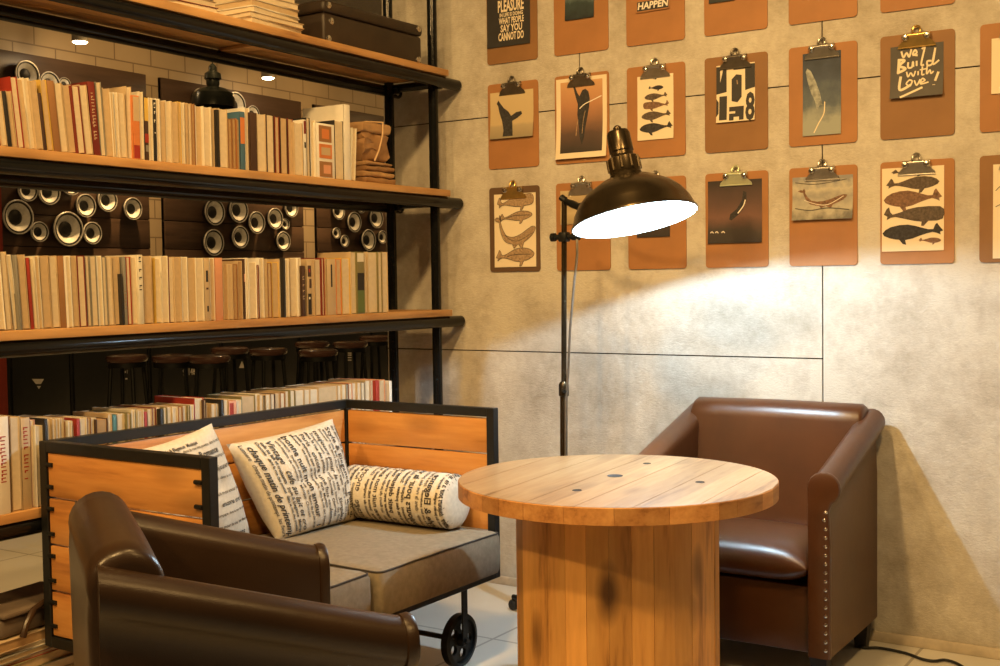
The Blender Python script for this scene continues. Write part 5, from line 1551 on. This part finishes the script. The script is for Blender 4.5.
for k in range(3):
    a = a0 + k * 2 * PI / 3; c_, s_ = math.cos(a), math.sin(a)
    mb = MB(); mb.tube([(0.03 * c_, 0.03 * s_, 0.056), (Rf * 0.8 * c_, Rf * 0.8 * s_, 0.05), (Rf * c_, Rf * s_, 0.047)], [0.012, 0.010, 0.009], 'black_iron', 10); ft = mb.build('foot', t)
    mb = MB(); X = Matrix.Translation((Rf * c_, Rf * s_, 0.019)) @ Matrix.Rotation(a, 4, 'Z') @ Matrix.Rotation(PI / 2, 4, 'X')
    mb.lathe([(0.001, 0.010), (0.016, 0.010), (0.019, 0.006), (0.019, -0.006), (0.016, -0.010), (0.001, -0.010)], 'rubber', 20, X)
    mb.tube([(Rf * c_, Rf * s_, 0.02), (Rf * c_, Rf * s_, 0.048)], 0.006, 'black_iron', 8); mb.build('caster', ft)
# clamp with knob
cz = float(at(564.3, 237, 1, PYY)[2])
mb = MB(); k = (cz - 0.78) / (ptop.z - 0.78); cxp = Vector((0.012 + (ptop.x - 0.012) * k, -0.004 + (ptop.y + 0.004) * k, cz))
mb.box(cxp, (0.030, 0.034, 0.032), 'black_iron', 0.005, 2); mb.tube([cxp + Vector((-0.045, 0, 0)), cxp + Vector((0.045, 0, 0))], 0.009, 'black_iron', 10)
mb.tube([cxp + Vector((-0.048, 0, 0)), cxp + Vector((-0.034, 0, 0))], 0.014, 'black_iron', 12); mb.tube([cxp + Vector((0.03, 0, 0)), cxp + Vector((0.056, 0, 0))], 0.012, 'black_iron', 12)
mb.build('clamp', t)
# shade
axis = Vector((0, 0, 1)) + Vector((0.896, 0.445, 0)) * (-0.178) + Vector((-0.445, 0.896, 0)) * 0.184
axis.normalize()
Q = Vector((0, 0, 1)).rotation_difference(axis).to_matrix().to_4x4()
SXF = Matrix.Translation(Vector(RC) + L0) @ Q
RS = 0.181
prof_o = [(RS, 0.0), (RS + 0.004, 0.002), (RS + 0.003, 0.006), (RS - 0.002, 0.012), (RS - 0.012, 0.040), (RS - 0.028, 0.066), (RS - 0.052, 0.090), (RS - 0.085, 0.110), (0.075, 0.122), (0.050, 0.128)]
prof_i = [(0.047, 0.1255), (0.073, 0.1195), (RS - 0.087, 0.107), (RS - 0.055, 0.087), (RS - 0.031, 0.063), (RS - 0.015, 0.038), (RS - 0.005, 0.012), (RS, 0.0)]
mb = MB(); mb.lathe(prof_o, 'brass_dark', 64, SXF); mb.lathe(prof_i, 'enamel_white', 64, SXF); mb.lathe([(0.001, 0.128), (0.05, 0.1275)], 'enamel_white', 32, SXF)
shade = mb.build('lamp_shade', t)
mb = MB()
mb.lathe([(0.001, 0.129), (0.046, 0.129), (0.047, 0.138), (0.044, 0.142), (0.046, 0.148), (0.046, 0.186), (0.040, 0.192), (0.033, 0.196), (0.033, 0.205), (0.036, 0.208), (0.034, 0.262), (0.030, 0.270), (0.012, 0.274), (0.012, 0.282), (0.006, 0.288), (0.001, 0.289)], 'brass_dark', 32, SXF)
for k in range(10):
    a = 2 * PI * k / 10; mb.tube([SXF @ Vector((0.046 * math.cos(a), 0.046 * math.sin(a), 0.15)), SXF @ Vector((0.046 * math.cos(a), 0.046 * math.sin(a), 0.185))], 0.0045, 'brass_dark', 6)
mb.build('socket_housing', t)
mb = MB(); mb.lathe([(0.001, -0.112), (0.020, -0.108), (0.028, -0.096), (0.028, -0.080), (0.020, -0.050), (0.015, -0.03), (0.014, 0.0)], 'bulb_glass', 24, SXF @ Matrix.Translation((0, 0, 0.127)) @ Matrix.Rotation(-0.80, 4, 'Y')); mb.build('bulb', t)
# arm from the pole head to the housing
mb = MB(); hs = SXF @ Vector((-0.018, 0.040, 0.165)); head = Vector((ptop.x, ptop.y, ptop.z - 0.002))
mb.tube([head + Vector((-0.012, 0, 0.012)), head + Vector((0.004, 0, 0))], 0.011, 'black_iron', 10)
pa = Vector(at(579, 207, 1, -0.40)) + L0; pb = Vector(at(603, 199, 1, -0.47)) + L0
mb.tube([head, head + (pa - head) * 0.6, pa, pb, pb + (hs - pb) * 0.5 + Vector((0, 0.03, 0)), hs], [0.008, 0.013, 0.012, 0.010, 0.010, 0.010], 'black_iron', 12); mb.build('lamp_arm', t)
# cord of the lamp
cp = [cxp + Vector((0.05, -0.004, -0.005)), cxp + Vector((0.053, -0.010, -0.06)), cxp + Vector((0.043, -0.014, -0.15)), cxp + Vector((0.026, -0.014, -0.30)), cxp + Vector((0.016, -0.012, -0.44)), Vector((0.024, -0.012, 0.76)), Vector((0.024, -0.02, 0.5)), Vector((0.02, -0.02, 0.2)), Vector((0.06, 0.02, 0.01)), Vector((0.2, 0.12, 0.006))]
pp = [Vector(p) for p in cp]
mb = MB(); mb.tube(pp, 0.0042, 'clip_steel', 8); mb.build('cord', t)
bl = bpy.data.lights.new('floor_lamp_bulb', 'POINT'); bl.energy = 41; bl.color = (0.62, 0.85, 1.0); bl.shadow_soft_size = 0.010
bo = bpy.data.objects.new('floor_lamp_bulb', bl); COL.objects.link(bo); bo.location = SXF @ Vector((0.092, 0, 0.033)) - L0

# cable on the floor at the right
pts = [at(x, y, 2, 0.006) for x, y in [(862, 647), (880, 648), (905, 653), (922, 659), (934, 661), (945, 660), (958, 664), (975, 675)]]
pts = [np.array([pts[0][0] - 0.03, -0.03, 0.006])] + pts
q = []
for i in range(len(pts) - 1):
    a, b, c, d = [Vector(pts[j]) for j in (max(i - 1, 0), i, i + 1, min(i + 2, len(pts) - 1))]
    for k in range(5):
        s = k / 5; q.append(0.5 * ((2 * b) + (c - a) * s + (2 * a - 5 * b + 4 * c - d) * s * s + (3 * b - a - 3 * c + d) * s ** 3))
mb = MB(); mb.tube(q, 0.0045, 'rubber', 8)
tag(mb.build('power_cord'), 'thin black power cord on the floor right of the brown armchair', 'cord')
